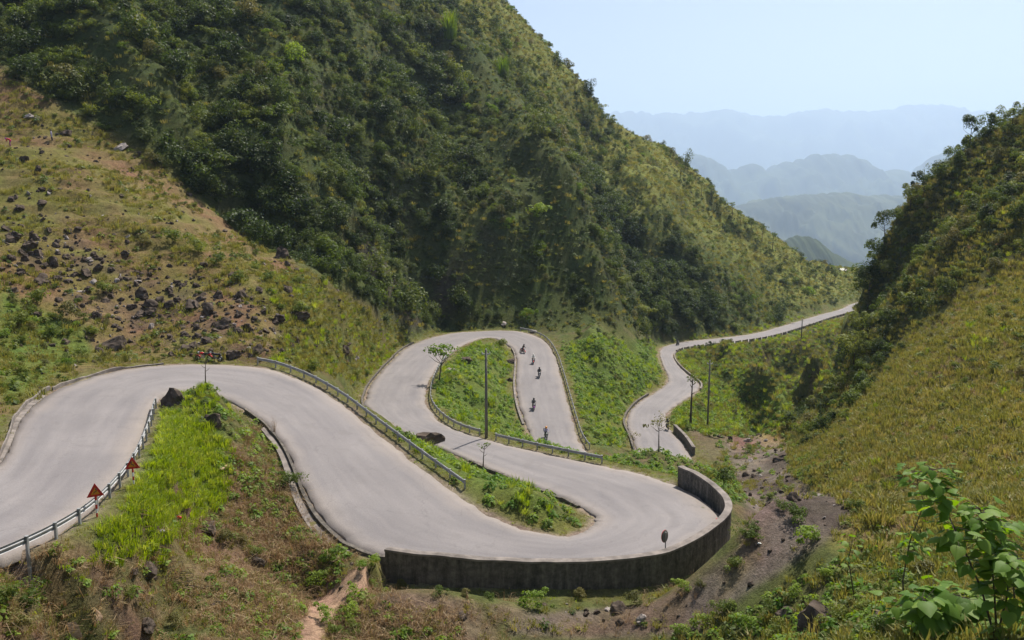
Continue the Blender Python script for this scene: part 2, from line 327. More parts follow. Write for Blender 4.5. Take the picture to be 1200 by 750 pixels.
def mat_ground(name, attr=True, col=(0.1, 0.1, 0.05)):
    m, n, l, b = new_mat(name)
    tc = n.new('ShaderNodeTexCoord')
    n1 = n.new('ShaderNodeTexNoise'); n1.inputs['Scale'].default_value = 1.6; n1.inputs['Detail'].default_value = 9; n1.inputs['Roughness'].default_value = 0.7
    n2 = n.new('ShaderNodeTexNoise'); n2.inputs['Scale'].default_value = 0.22; n2.inputs['Detail'].default_value = 5
    n3 = n.new('ShaderNodeTexVoronoi'); n3.inputs['Scale'].default_value = 2.3
    for k in (n1, n2, n3): l.new(tc.outputs['Object'], k.inputs['Vector'])
    at = n.new('ShaderNodeAttribute'); at.attribute_name = 'albedo'
    n4 = n.new('ShaderNodeTexNoise'); n4.inputs['Scale'].default_value = 6.5; n4.inputs['Detail'].default_value = 8; n4.inputs['Roughness'].default_value = 0.75; l.new(tc.outputs['Object'], n4.inputs['Vector'])
    av = n.new('ShaderNodeMix'); av.data_type = 'FLOAT'; av.inputs[0].default_value = 0.5; l.new(n1.outputs[0], av.inputs[2]); l.new(n4.outputs[0], av.inputs[3])
    mr = n.new('ShaderNodeMapRange'); mr.inputs[1].default_value = 0.36; mr.inputs[2].default_value = 0.64; mr.inputs[3].default_value = 0.4; mr.inputs[4].default_value = 1.65
    l.new(av.outputs[0], mr.inputs[0])
    hs = n.new('ShaderNodeHueSaturation'); l.new(at.outputs['Color'], hs.inputs['Color']); l.new(mr.outputs[0], hs.inputs['Value'])
    m2 = n.new('ShaderNodeMapRange'); m2.inputs[1].default_value = 0.35; m2.inputs[2].default_value = 0.65; m2.inputs[3].default_value = 0.475; m2.inputs[4].default_value = 0.52
    l.new(n2.outputs[0], m2.inputs[0]); l.new(m2.outputs[0], hs.inputs['Hue'])
    l.new(hs.outputs[0], b.inputs['Base Color']); b.inputs['Roughness'].default_value = 0.95; b.inputs['Specular IOR Level'].default_value = 0.1
    bp = n.new('ShaderNodeBump'); bp.inputs['Strength'].default_value = 0.9; bp.inputs['Distance'].default_value = 0.35
    l.new(av.outputs[0], bp.inputs['Height']); l.new(bp.outputs[0], b.inputs['Normal'])
    return m
def mat_road():
    m, n, l, b = new_mat('worn_asphalt')
    tc = n.new('ShaderNodeTexCoord'); uv = n.new('ShaderNodeUVMap'); uv.uv_map = 'UVMap'; sx = n.new('ShaderNodeSeparateXYZ'); l.new(uv.outputs[0], sx.inputs[0])
    big = n.new('ShaderNodeTexNoise'); big.inputs['Scale'].default_value = 0.16; big.inputs['Detail'].default_value = 6; l.new(tc.outputs['Object'], big.inputs['Vector'])
    st = n.new('ShaderNodeMapping'); st.inputs['Scale'].default_value = (9, 0.10, 1); l.new(uv.outputs[0], st.inputs[0])
    stn = n.new('ShaderNodeTexNoise'); stn.inputs['Scale'].default_value = 1.0; stn.inputs['Detail'].default_value = 5; l.new(st.outputs[0], stn.inputs['Vector'])
    fine = n.new('ShaderNodeTexNoise'); fine.inputs['Scale'].default_value = 14; fine.inputs['Detail'].default_value = 8; l.new(tc.outputs['Object'], fine.inputs['Vector'])
    cr = n.new('ShaderNodeValToRGB'); e = cr.color_ramp.elements
    e[0].position = 0.30; e[0].color = (0.152, 0.141, 0.146, 1); e[1].position = 0.70; e[1].color = (0.238, 0.219, 0.217, 1)
    mx = n.new('ShaderNodeMix'); mx.data_type = 'FLOAT'; mx.inputs[0].default_value = 0.58; l.new(big.outputs[0], mx.inputs[2]); l.new(stn.outputs[0], mx.inputs[3])
    l.new(mx.outputs[0], cr.inputs[0])
    # dusty edges: |across-0.5|
    ab = n.new('ShaderNodeMath'); ab.operation = 'SUBTRACT'; ab.inputs[1].default_value = 0.5; l.new(sx.outputs[0], ab.inputs[0])
    a2 = n.new('ShaderNodeMath'); a2.operation = 'ABSOLUTE'; l.new(ab.outputs[0], a2.inputs[0])
    a3 = n.new('ShaderNodeMath'); a3.operation = 'MULTIPLY_ADD'; a3.inputs[1].default_value = 0.22; l.new(big.outputs[0], a3.inputs[0]); l.new(a2.outputs[0], a3.inputs[2])
    er = n.new('ShaderNodeMapRange'); er.inputs[1].default_value = 0.42; er.inputs[2].default_value = 0.62; er.inputs[4].default_value = 0.75; l.new(a3.outputs[0], er.inputs[0])
    dm = n.new('ShaderNodeMix'); dm.data_type = 'RGBA'; dm.inputs[7].default_value = (0.275, 0.236, 0.208, 1); l.new(er.outputs[0], dm.inputs[0]); l.new(cr.outputs[0], dm.inputs[6])
    fr = n.new('ShaderNodeMapRange'); fr.inputs[1].default_value = 0.3; fr.inputs[2].default_value = 0.7; fr.inputs[3].default_value = 0.86; fr.inputs[4].default_value = 1.1; l.new(fine.outputs[0], fr.inputs[0])
    # tar-filled cracks and patches
    vo = n.new('ShaderNodeTexVoronoi'); vo.feature = 'DISTANCE_TO_EDGE'; vo.inputs['Scale'].default_value = 0.16
    wn = n.new('ShaderNodeTexNoise'); wn.inputs['Scale'].default_value = 0.7; wn.inputs['Detail'].default_value = 4; l.new(tc.outputs['Object'], wn.inputs['Vector'])
    va = n.new('ShaderNodeVectorMath'); va.operation = 'MULTIPLY_ADD'; va.inputs[1].default_value = (3, 3, 3); l.new(wn.outputs[1], va.inputs[0]); l.new(tc.outputs['Object'], va.inputs[2]); l.new(va.outputs[0], vo.inputs['Vector'])
    ck = n.new('ShaderNodeMapRange'); ck.inputs[1].default_value = 0.0; ck.inputs[2].default_value = 0.009; ck.inputs[3].default_value = 0.84; ck.inputs[4].default_value = 1.0; l.new(vo.outputs[0], ck.inputs[0])
    mu = n.new('ShaderNodeMath'); mu.operation = 'MULTIPLY'; l.new(fr.outputs[0], mu.inputs[0]); l.new(ck.outputs[0], mu.inputs[1])
    hs = n.new('ShaderNodeHueSaturation'); l.new(dm.outputs[2], hs.inputs['Color']); l.new(mu.outputs[0], hs.inputs['Value']); pn = n.new('ShaderNodeTexNoise'); pn.inputs['Scale'].default_value = 0.42; pn.inputs['Detail'].default_value = 7; pn.inputs['Roughness'].default_value = 0.65; l.new(tc.outputs['Object'], pn.inputs['Vector'])
    pr = n.new('ShaderNodeMapRange'); pr.inputs[1].default_value = 0.56; pr.inputs[2].default_value = 0.66; pr.inputs[4].default_value = 0.32; l.new(pn.outputs[0], pr.inputs[0])
    dk = n.new('ShaderNodeMix'); dk.data_type = 'RGBA'; dk.inputs[7].default_value = (0.145, 0.132, 0.13, 1); l.new(pr.outputs[0], dk.inputs[0]); l.new(hs.outputs[0], dk.inputs[6]); l.new(dk.outputs[2], b.inputs['Base Color'])
    b.inputs['Roughness'].default_value = 0.82; b.inputs['Specular IOR Level'].default_value = 0.35
    bp = n.new('ShaderNodeBump'); bp.inputs['Strength'].default_value = 0.3; bp.inputs['Distance'].default_value = 0.03; l.new(fine.outputs[0], bp.inputs['Height']); l.new(bp.outputs[0], b.inputs['Normal'])
    return m
def mat_wall():
    m, n, l, b = new_mat('mouldy_masonry'); tc = n.new('ShaderNodeTexCoord'); mp = n.new('ShaderNodeMapping'); mp.inputs['Scale'].default_value = (1.6, 1.6, 0.22); l.new(tc.outputs['Object'], mp.inputs[0])
    a = n.new('ShaderNodeTexNoise'); a.inputs['Scale'].default_value = 1.3; a.inputs['Detail'].default_value = 8; a.inputs['Roughness'].default_value = 0.7; l.new(mp.outputs[0], a.inputs['Vector'])
    c = n.new('ShaderNodeTexNoise'); c.inputs['Scale'].default_value = 2.5; c.inputs['Detail'].default_value = 9; c.inputs['Roughness'].default_value = 0.75; l.new(tc.outputs['Object'], c.inputs['Vector'])
    ad = n.new('ShaderNodeMix'); ad.data_type = 'FLOAT'; ad.inputs[0].default_value = 0.5; l.new(a.outputs[0], ad.inputs[2]); l.new(c.outputs[0], ad.inputs[3])
    cr = n.new('ShaderNodeValToRGB'); e = cr.color_ramp.elements; e[0].position = 0.36; e[0].color = (0.042, 0.040, 0.036, 1); e[1].position = 0.66; e[1].color = (0.27, 0.235, 0.20, 1); k = e.new(0.5); k.color = (0.125, 0.112, 0.098, 1)
    l.new(ad.outputs[0], cr.inputs[0]); l.new(cr.outputs[0], b.inputs['Base Color']); b.inputs['Roughness'].default_value = 0.95; b.inputs['Specular IOR Level'].default_value = 0.1
    bp = n.new('ShaderNodeBump'); bp.inputs['Strength'].default_value = 0.9; bp.inputs['Distance'].default_value = 0.12; l.new(c.outputs[0], bp.inputs['Height']); l.new(bp.outputs[0], b.inputs['Normal']); return m
M = dict(
 ground=mat_ground('soil_and_grass'), road=mat_road(),
 concrete=mat_plain('weathered_concrete', (0.19, 0.165, 0.148), 0.9, var=0.45, scale=1.2, bump=0.5),
 mould=mat_wall(),
 steel=mat_plain('galvanised_steel', (0.34, 0.345, 0.35), 0.6, 0.45, 0.25, 2.0),
 rock=mat_plain('dark_limestone', (0.092, 0.072, 0.058), 0.95, var=0.65, scale=1.7, bump=1.0, spec=0.1),
 paler=mat_plain('pale_limestone', (0.30, 0.26, 0.24), 0.9, var=0.35, scale=2, bump=0.6),
 slab=mat_plain('sandy_stone', (0.36, 0.25, 0.17), 0.9, var=0.35, scale=2, bump=0.6),
 bark=mat_plain('bark', (0.085, 0.065, 0.05), 0.9, var=0.4, scale=8, bump=0.5),
 polewood=mat_plain('pole_concrete', (0.17, 0.155, 0.14), 0.85, var=0.25, scale=1.5),
 black=mat_plain('black_rubber', (0.02, 0.02, 0.022), 0.7), chrome=mat_plain('chrome', (0.5, 0.5, 0.52), 0.25, 0.9),
 red=mat_plain('red_paint', (0.5, 0.02, 0.02), 0.4), white=mat_plain('white_paint', (0.75, 0.74, 0.70), 0.5), yellow=mat_plain('yellow_paint', (0.60, 0.22, 0.02), 0.45),
 blackp=mat_plain('black_paint', (0.025, 0.025, 0.028), 0.35), skin=mat_plain('skin', (0.42, 0.24, 0.16), 0.6), denim=mat_plain('dark_trousers', (0.04, 0.045, 0.06), 0.8),
 lav=mat_plain('lavender_cloth', (0.45, 0.42, 0.62), 0.8), crim=mat_plain('crimson_cloth', (0.5, 0.02, 0.06), 0.8), purple=mat_plain('purple_cloth', (0.30, 0.05, 0.30), 0.8),
 grey=mat_plain('grey_cloth', (0.16, 0.16, 0.18), 0.8), orange=mat_plain('orange_helmet', (0.8, 0.30, 0.03), 0.4), mirror=mat_plain('sign_back', (0.10, 0.10, 0.09), 0.5, 0.3),
 straw=mat_plain('dry_stalk', (0.30, 0.20, 0.11), 0.9, var=0.4, scale=5),
)
LEAF = dict(
 dark=mat_leaf('dark_foliage', (0.030, 0.052, 0.014), (0.060, 0.095, 0.022), (0.120, 0.150, 0.032), 0.42),
 mid=mat_leaf('mid_foliage', (0.065, 0.105, 0.018), (0.115, 0.165, 0.030), (0.20, 0.225, 0.045), 0.45),
 olive=mat_leaf('olive_foliage', (0.090, 0.100, 0.030), (0.150, 0.150, 0.045), (0.215, 0.19, 0.068), 0.42),
 lush=mat_leaf('lush_leaves', (0.105, 0.180, 0.026), (0.170, 0.265, 0.038), (0.25, 0.33, 0.055), 0.48),
 grass=mat_leaf('bright_grass', (0.17, 0.25, 0.030), (0.25, 0.345, 0.045), (0.35, 0.39, 0.085), 0.5),
 ygrass=mat_leaf('yellowing_grass', (0.155, 0.172, 0.043), (0.225, 0.226, 0.058), (0.30, 0.26, 0.085), 0.44),
 dry=mat_leaf('dry_grass', (0.19, 0.125, 0.065), (0.30, 0.21, 0.11), (0.38, 0.29, 0.16), 0.3),
 big=mat_leaf('broad_leaves', (0.085, 0.180, 0.024), (0.140, 0.255, 0.036), (0.21, 0.32, 0.05), 0.5),
)

# ------------------------------------------------------------------ object helpers
def tag(o, label=None, cat=None, group=None, kind=None):
    if label: o['label'] = label
    if cat: o['category'] = cat
    if group: o['group'] = group
    if kind: o['kind'] = kind
    return o
def mesh(name, V, Fc, mat, smoothf=False):
    me = bpy.data.meshes.new(name); me.from_pydata([tuple(v) for v in V], [], Fc); me.update()
    for m in (mat if isinstance(mat, (list, tuple)) else [mat]): me.materials.append(m)
    if smoothf: me.polygons.foreach_set('use_smooth', [True] * len(me.polygons))
    return me
def link(name, me, parent=None, loc=None):
    o = bpy.data.objects.new(name, me); COL.objects.link(o)
    if parent: o.parent = parent
    if loc is not None: o.location = loc
    return o
def empty(name, loc, rz=0):
    o = bpy.data.objects.new(name, None); COL.objects.link(o); o.location = loc; o.rotation_euler = (0, 0, rz); o.empty_display_size = 0.3; return o
class MB:
    def __init__(s): s.v = []; s.f = []; s.m = []
    def add(s, V, Fc, m=0):
        b = len(s.v); s.v += [tuple(x) for x in V]; s.f += [tuple(i + b for i in f) for f in Fc]; s.m += [m] * len(Fc)
    def box(s, c, d, rz=0, m=0, taper=1.0):
        x, y, z = d[0] / 2, d[1] / 2, d[2] / 2; q = Matrix.Rotation(rz, 3, 'Z'); c = Vector(c)
        V = [c + q @ Vector((sx * x * (taper if sz > 0 else 1), sy * y * (taper if sz > 0 else 1), sz * z)) for sz in (-1, 1) for sx, sy in ((-1, -1), (1, -1), (1, 1), (-1, 1))]
        s.add(V, [(3, 2, 1, 0), (4, 5, 6, 7), (0, 1, 5, 4), (1, 2, 6, 5), (2, 3, 7, 6), (3, 0, 4, 7)], m)
    def tube(s, pts, rad, n=6, m=0, cap=True):
        pts = [Vector(p) for p in pts]; rad = rad if hasattr(rad, '__len__') else [rad] * len(pts)
        V = []
        for i, p in enumerate(pts):
            t = (pts[min(i + 1, len(pts) - 1)] - pts[max(i - 1, 0)]).normalized()
            a = t.orthogonal().normalized() if abs(t.z) > 0.9 else t.cross(Vector((0, 0, 1))).normalized(); b = t.cross(a)
            V += [p + (a * math.cos(2 * math.pi * k / n) + b * math.sin(2 * math.pi * k / n)) * rad[i] for k in range(n)]
        Fc = [(i * n + k, i * n + (k + 1) % n, (i + 1) * n + (k + 1) % n, (i + 1) * n + k) for i in range(len(pts) - 1) for k in range(n)]
        if cap: Fc += [tuple(range(n - 1, -1, -1)), tuple((len(pts) - 1) * n + k for k in range(n))]
        s.add(V, Fc, m)
    def torus(s, c, ax, r, t, n=16, k=6, m=0):
        c = Vector(c); ax = Vector(ax).normalized(); a = ax.orthogonal().normalized(); b = ax.cross(a); V = []
        for i in range(n):
            d = a * math.cos(2 * math.pi * i / n) + b * math.sin(2 * math.pi * i / n)
            V += [c + d * (r + t * math.cos(2 * math.pi * j / k)) + ax * t * math.sin(2 * math.pi * j / k) for j in range(k)]
        s.add(V, [(i * k + j, ((i + 1) % n) * k + j, ((i + 1) % n) * k + (j + 1) % k, i * k + (j + 1) % k) for i in range(n) for j in range(k)], m)
    def sphere(s, c, r, sc=(1, 1, 1), n=10, k=6, m=0):
        c = Vector(c); V = []; Fc = []
        for i in range(k + 1):
            th = math.pi * i / k
            for j in range(n):
                ph = 2 * math.pi * j / n
                V.append(c + Vector((r * sc[0] * math.sin(th) * math.cos(ph), r * sc[1] * math.sin(th) * math.sin(ph), r * sc[2] * math.cos(th))))
        for i in range(k):
            for j in range(n): Fc.append((i * n + j, (i + 1) * n + j, (i + 1) * n + (j + 1) % n, i * n + (j + 1) % n))
        s.add(V, Fc, m)
    def me(s, name, mats, smoothf=False):
        me = mesh(name, s.v, s.f, mats, smoothf)
        if any(s.m): me.polygons.foreach_set('material_index', s.m)
        return me
    def build(s, name, mats, parent=None, smoothf=False): return link(name, s.me(name, mats, smoothf), parent)

# ------------------------------------------------------------------ ground sheet
gme = bpy.data.meshes.new('ground'); nx, ny = len(GX), len(GY)
gme.vertices.add(nx * ny); gme.vertices.foreach_set('co', np.stack([fx, fy, HZ.ravel()], 1).ravel())
jj, ii = np.meshgrid(np.arange(ny - 1), np.arange(nx - 1), indexing='ij'); k0 = (jj * nx + ii).ravel()
quads = np.stack([k0, k0 + 1, k0 + nx + 1, k0 + nx], 1)
gme.loops.add(quads.size); gme.loops.foreach_set('vertex_index', quads.ravel())
gme.polygons.add(len(quads)); gme.polygons.foreach_set('loop_start', np.arange(len(quads)) * 4); gme.polygons.foreach_set('loop_total', np.full(len(quads), 4))
gme.update(calc_edges=True); gme.polygons.foreach_set('use_smooth', np.ones(len(quads), bool))
gzg, gxg = np.gradient(HZ, GY, GX); SLOPE = np.sqrt(gzg ** 2 + gxg ** 2).ravel()
def mixc(c, col, wgt): return c * (1 - wgt[:, None]) + np.array(col)[None] * wgt[:, None]
nA = fbm(fx / 7, fy / 7, 4, 101) * 0.5 + 0.5; nB = fbm(fx / 2.2, fy / 2.2, 4, 103) * 0.5 + 0.5; nC = fbm(fx / 25, fy / 25, 3, 105) * 0.5 + 0.5
alb = np.tile(np.array([[0.085, 0.095, 0.030]]), (len(fx), 1))
alb = mixc(alb, (0.15, 0.11, 0.065), smooth(0.5, 0.75, nB) * 0.6)
fld = mixc(np.tile(np.array([[0.145, 0.125, 0.040]]), (len(fx), 1)), (0.178, 0.118, 0.062), smooth(0.38, 0.62, nA * 0.6 + nB * 0.4))
fld = mixc(fld, (0.110, 0.120, 0.030), smooth(0.55, 0.7, nC) * 0.4)
fld = mixc(fld, (0.20, 0.115, 0.065), polymask(PU, PV, [(-50,300),(60,310),(70,345),(-50,350)], 12) * 0.7)
m_bank = polymask(PU, PV, BANKG, 10); fld = mixc(fld, (0.125, 0.135, 0.036), m_bank * .85)
alb = alb * (1 - m_field[:, None]) + fld * m_field[:, None]
alb = mixc(alb, (0.105, 0.078, 0.052), m_rock * smooth(0.45, 0.65, nB) * 0.7)
alb = mixc(alb, (0.062, 0.078, 0.024), m_for); alb = mixc(alb, (0.155, 0.165, 0.040), m_for * m_gr)
alb = mixc(alb, (0.075, 0.062, 0.050), m_for * smooth(1.3, 2.4, SLOPE) * (0.3 + 0.7 * polymask(PU, PV, [(420,290),(560,260),(600,330),(640,386),(480,386)], 25)))
alb = mixc(alb, (0.19, 0.17, 0.05), m_hg); alb = mixc(alb, (0.17, 0.12, 0.06), m_hg * smooth(0.5, 0.7, nA) * 0.7); alb = mixc(alb, (0.06, 0.07, 0.022), m_hs)
alb = mixc(alb, (0.095, 0.13, 0.028), m_lush)
alb = mixc(alb, (0.185, 0.118, 0.078), m_spur * smooth(0.3, 0.6, nB)); alb = mixc(alb, (0.115, 0.11, 0.04), m_spur * smooth(0.60, 0.75, nA) * 0.6); alb = mixc(alb, (0.075, 0.05, 0.04), m_spur * smooth(0.58, 0.72, nB) * 0.7)
alb = mixc(alb, (0.150, 0.124, 0.100), m_wash); alb = mixc(alb, (0.20, 0.15, 0.12), m_wash * smooth(0.5, 0.7, nB) * 0.8); alb = mixc(alb, (0.065, 0.05, 0.042), m_wash * smooth(0.45, 0.6, nA) * 0.75); alb = mixc(alb, (0.22, 0.115, 0.075), polymask(PU, PV, [(850,508),(885,508),(890,525),(860,528)], 5) * 0.4); alb = mixc(alb, (0.26, 0.19, 0.07), polymask(PU, PV, [(888,505),(925,502),(928,516),(895,518)], 5) * 0.8)
alb = mixc(alb, (0.34, 0.235, 0.155), polymask(PU, PV, PATH, 4))
foot = polymask(PU, PV, [(445,688),(600,703),(720,700),(800,684),(868,640),(880,600),(900,640),(820,735),(600,750),(440,745)], 6); alb = mixc(alb, (0.15, 0.115, 0.075), foot * smooth(0.25, 0.55, nB)); alb = mixc(alb, (0.10, 0.07, 0.052), foot * smooth(0.55, 0.7, nA) * .7)
alb = mixc(alb, (0.12, 0.10, 0.055), polymask(PU, PV, [(805,500),(850,505),(850,545),(815,530)], 5))
verge = smooth(2.6, 0.8, rd + 1.2 * (nB - 0.5)); alb = mixc(alb, (0.13, 0.125, 0.045), verge * 0.8); alb = mixc(alb, (0.24, 0.19, 0.145), smooth(0.9, 0.2, rd + 0.9 * (nB - 0.5)))
ca = gme.color_attributes.new('albedo', 'FLOAT_COLOR', 'POINT'); ca.data.foreach_set('color', np.hstack([alb, np.ones((len(alb), 1))]).ravel())
gme.materials.append(M['ground'])
tag(link('ground', gme), kind='structure')

# ------------------------------------------------------------------ road sheet
n = len(RL); cols = 13; V = []; Fc = []; UVs = []
run = np.concatenate([[0], np.cumsum(np.linalg.norm(np.diff(RC, axis=0), axis=1))])
ej = 0.22 * fbm(run / 1.7, run * 0 + 3, 3, 201), 0.22 * fbm(run / 1.7, run * 0 + 9, 3, 202)
SUBR = 3
for i in range((n - 1) * SUBR + 1):
    f = i / SUBR; a = min(int(f), n - 2); t = f - a
    l = RL[a] * (1 - t) + RL[a + 1] * t; r = RR[a] * (1 - t) + RR[a + 1] * t; rr = run[a] * (1 - t) + run[a + 1] * t
    d = (r - l); wd = np.linalg.norm(d); d = d / wd
    l = l - d * 0.32 * float(fbm(np.array([rr / 1.3]), np.array([3.0]), 3, 201)[0]); r = r + d * 0.32 * float(fbm(np.array([rr / 1.3]), np.array([9.0]), 3, 202)[0])
    for c in range(cols):
        q = l + (r - l) * (c / (cols - 1)); q[2] += 0.06 * (1 - (2 * c / (cols - 1) - 1) ** 2) + 0.01
        if c in (0, cols - 1): q[2] -= 0.03
        V.append(q); UVs.append((c / (cols - 1), rr))
    V.append(V[-cols] * 1 - np.array([0, 0, 0.4])); V.append(V[-2] * 1 - np.array([0, 0, 0.4])); UVs += [(0, rr), (1, rr)]
rowlen = cols + 2
for i in range((n - 1) * SUBR):
    a = i * rowlen; b = a + rowlen
    for c in range(cols - 1): Fc.append((a + c, a + c + 1, b + c + 1, b + c))
    Fc.append((a + cols, a, b, b + cols)); Fc.append((a + cols - 1, a + cols + 1, b + cols + 1, b + cols - 1))
rme = mesh('road', V, Fc, M['road'], True); ul = rme.uv_layers.new(name='UVMap')
vi = np.empty(len(rme.loops), int); rme.loops.foreach_get('vertex_index', vi); ul.data.foreach_set('uv', np.array(UVs)[vi].ravel())
ro = tag(link('road', rme), kind='structure')
# ------------------------------------------------------------------ far hills and valley
def ridge(name, prof, D, thick, seed, rough, base, col):
    P = np.array([at_y(u, v, D) for u, v in prof]); xs = np.linspace(P[0, 0], P[-1, 0], 420); top = np.interp(xs, P[:, 0], P[:, 2])
    ts = np.linspace(-1, 1, 61); V = []; Fc = []
    tx = xs / D * 60; top = top + rough * (1.6 * np.abs(fbm(tx * 1.3, tx * 0 + seed, 5, seed, .6)) + .5 * fbm(tx * 4, tx * 0, 3, seed + 3) - .4)
    for t in ts:
        sh = (1 - abs(t) ** 1.6); yy = np.full(len(xs), D + t * thick) + thick * 0.12 * fbm(tx * 0.5, tx * 0 + t * 2, 3, seed + 5); Lk = D * .022
        zz = base + (top - base) * np.clip(sh + (1.1 if D > 3000 else .45) * (sh * (1 - sh)) * (0.9 * fbm(xs / Lk, yy / Lk, 5, seed + 9, .55) + .7 * np.abs(fbm(xs / Lk / 2.2, yy / Lk / 2.2, 3, seed + 12))), 0, 1.0)
        V += list(zip(xs, yy, zz))
    n = len(xs)
    for j in range(len(ts) - 1):
        for i in range(n - 1): Fc.append((j * n + i, j * n + i + 1, (j + 1) * n + i + 1, (j + 1) * n + i))
    return tag(link(name, mesh(name, V, Fc, mat_plain(name + '_cover', col, 0.95, var=0.5, scale=14.0 / D, spec=0.05), True)), kind='structure')
ridge('near_hill', [(780,330),(860,315),(905,290),(940,277),(958,280),(975,296),(1000,308),(1040,318),(1090,330)], 2200, 480, 3, 3, -700, (0.045, 0.06, 0.025))
ridge('cultivated_hill', [(500,300),(700,262),(800,252),(850,247),(900,232),(950,228),(1000,226),(1060,232),(1120,222),(1300,215)], 5600, 1300, 7, 22, -780, (0.075, 0.085, 0.04))
ridge('karst_hill', [(300,215),(560,210),(700,215),(760,196),(785,186),(815,180),(838,190),(850,198),(868,198),(880,193),(895,202),(915,196),(935,186),(960,181),(985,180),(1005,187),(1020,199),(1035,202),(1050,200),(1065,206),(1085,200),(1110,178),(1140,164),(1200,150),(1400,150)], 9800, 1800, 11, 45, -780, (0.055, 0.07, 0.03))
ridge('far_ridge', [(0,140),(300,125),(560,135),(720,131),(780,133),(850,128),(870,131),(905,137),(920,135),(945,129),(965,127),(990,131),(1010,130),(1040,129),(1070,124),(1110,123),(1120,130),(1150,131),(1250,125),(1500,140)], 18500, 2500, 13, 70, -780, (0.055, 0.07, 0.035))
vf = mesh('valley_floor', [(-19000, 420, -780), (19000, 420, -780), (19000, 39000, -780), (-19000, 39000, -780)], [(0, 1, 2, 3)], mat_plain('valley_fields', (0.09, 0.10, 0.045), 0.95, var=0.5, scale=0.008))
tag(link('valley_floor', vf), kind='structure')

# ------------------------------------------------------------------ foliage meshes
def leaf_mesh(name, mat, pts, nrm, size, lv, fold=0.25, aspect=0.55, along=None):
    """one folded diamond per leaf"""
    n = len(pts); nrm = nrm / (np.linalg.norm(nrm, axis=1)[:, None] + 1e-9)
    rv = rng.normal(size=(n, 3)) if along is None else along
    a = rv - (rv * nrm).sum(1)[:, None] * nrm; a /= np.linalg.norm(a, axis=1)[:, None] + 1e-9; b = np.cross(nrm, a); s = size[:, None]
    V = np.stack([pts - a * s * 0.5, pts + b * s * 0.5 * aspect - nrm * s * fold * 0.3, pts + a * s * 0.5 - nrm * s * fold * 0.4, pts - b * s * 0.5 * aspect - nrm * s * fold * 0.3], 1).reshape(-1, 3)
    k = np.arange(n) * 4; T = np.stack([k, k + 1, k + 2, k, k + 2, k + 3], 1).reshape(-1, 3)
    me = bpy.data.meshes.new(name); me.vertices.add(len(V)); me.vertices.foreach_set('co', V.ravel())
    me.loops.add(T.size); me.loops.foreach_set('vertex_index', T.ravel()); me.polygons.add(len(T))
    me.polygons.foreach_set('loop_start', np.arange(len(T)) * 3); me.polygons.foreach_set('loop_total', np.full(len(T), 3)); me.update(calc_edges=True)
    at = me.attributes.new('lv', 'FLOAT', 'FACE'); at.data.foreach_set('value', np.repeat(lv, 2)); me.materials.append(mat); return me
def crown(name, mat, n=700, leaf=0.17, lobes=7, flat=0.85, seed=0, zc=0.7, spread=0.6):
    r = np.random.default_rng(seed); C0 = np.stack([r.normal(0, spread * 0.6, lobes), r.normal(0, spread * 0.6, lobes), zc + r.uniform(-0.45, 0.5, lobes) * flat], 1)
    Rd = r.uniform(0.2, 0.55, lobes); k = r.integers(0, lobes, n); d = r.normal(size=(n, 3)); d /= np.linalg.norm(d, axis=1)[:, None]; d[:, 2] = np.where(d[:, 2] < -0.4, -d[:, 2], d[:, 2])
    rad = Rd[k] * (1 - 0.5 * r.random(n) ** 2.2); p = C0[k] + d * rad[:, None] * np.array([1, 1, flat]); p[:, 2] = np.maximum(p[:, 2], 0.02 if zc > 0.3 else -9)
    nr = d * 0.8 + r.normal(0, 0.45, (n, 3)) + np.array([0, 0, 0.45]); lv = np.clip(r.random(n) * 0.7 + (k % 3) * 0.12, 0, 1)
    return leaf_mesh(name, mat, p, nr, leaf * r.uniform(0.6, 1.35, n), lv)
def tuft(name, mat, n=46, length=0.6, spread=0.28, width=0.035, lean=0.6, seed=0):
    r = np.random.default_rng(seed); V = []; Fc = []; lv = []
    for i in range(n):
        a = r.uniform(0, 6.283); rr = spread * math.sqrt(r.random()); b = Vector((rr * math.cos(a), rr * math.sin(a), -0.04)); L = length * r.uniform(0.5, 1.15)
        dr = Vector((math.cos(a + r.normal(0, .7)), math.sin(a + r.normal(0, .7)), 0)); ln = lean * r.uniform(0.2, 1.1); sd_ = Vector((-dr.y, dr.x, 0)) * width * r.uniform(0.6, 1.3) / 2
        m = b + dr * L * 0.25 * ln + Vector((0, 0, L * 0.55)); t = b + dr * L * 0.75 * ln + Vector((0, 0, L * (0.95 - 0.35 * ln)))
        k = len(V); V += [b - sd_, b + sd_, m + sd_ * 0.8, m - sd_ * 0.8, t]; Fc += [(k, k + 1, k + 2, k + 3), (k + 3, k + 2, k + 4)]; q = r.random(); lv += [q, q]
    me = mesh(name, V, Fc, mat); at = me.attributes.new('lv', 'FLOAT', 'FACE'); at.data.foreach_set('value', lv); return me
def herb(name, mat, n=34, leaf=0.2, seed=0, r0=0.3, h=0.4):
    """low broad-leaved clump"""
    r = np.random.default_rng(seed); a = r.uniform(0, 6.283, n); q = np.sqrt(r.random(n)); z = h * (1 - 0.75 * q ** 2) * r.uniform(0.5, 1.1, n)
    p = np.stack([r0 * q * np.cos(a), r0 * q * np.sin(a), z], 1); nr = np.stack([0.7 * q * np.cos(a), 0.7 * q * np.sin(a), np.ones(n)], 1) + r.normal(0, 0.3, (n, 3))
    return leaf_mesh(name, mat, p, nr, leaf * r.uniform(0.6, 1.3, n), r.random(n), aspect=0.7, along=np.stack([np.cos(a), np.sin(a), -0.3 * q], 1))
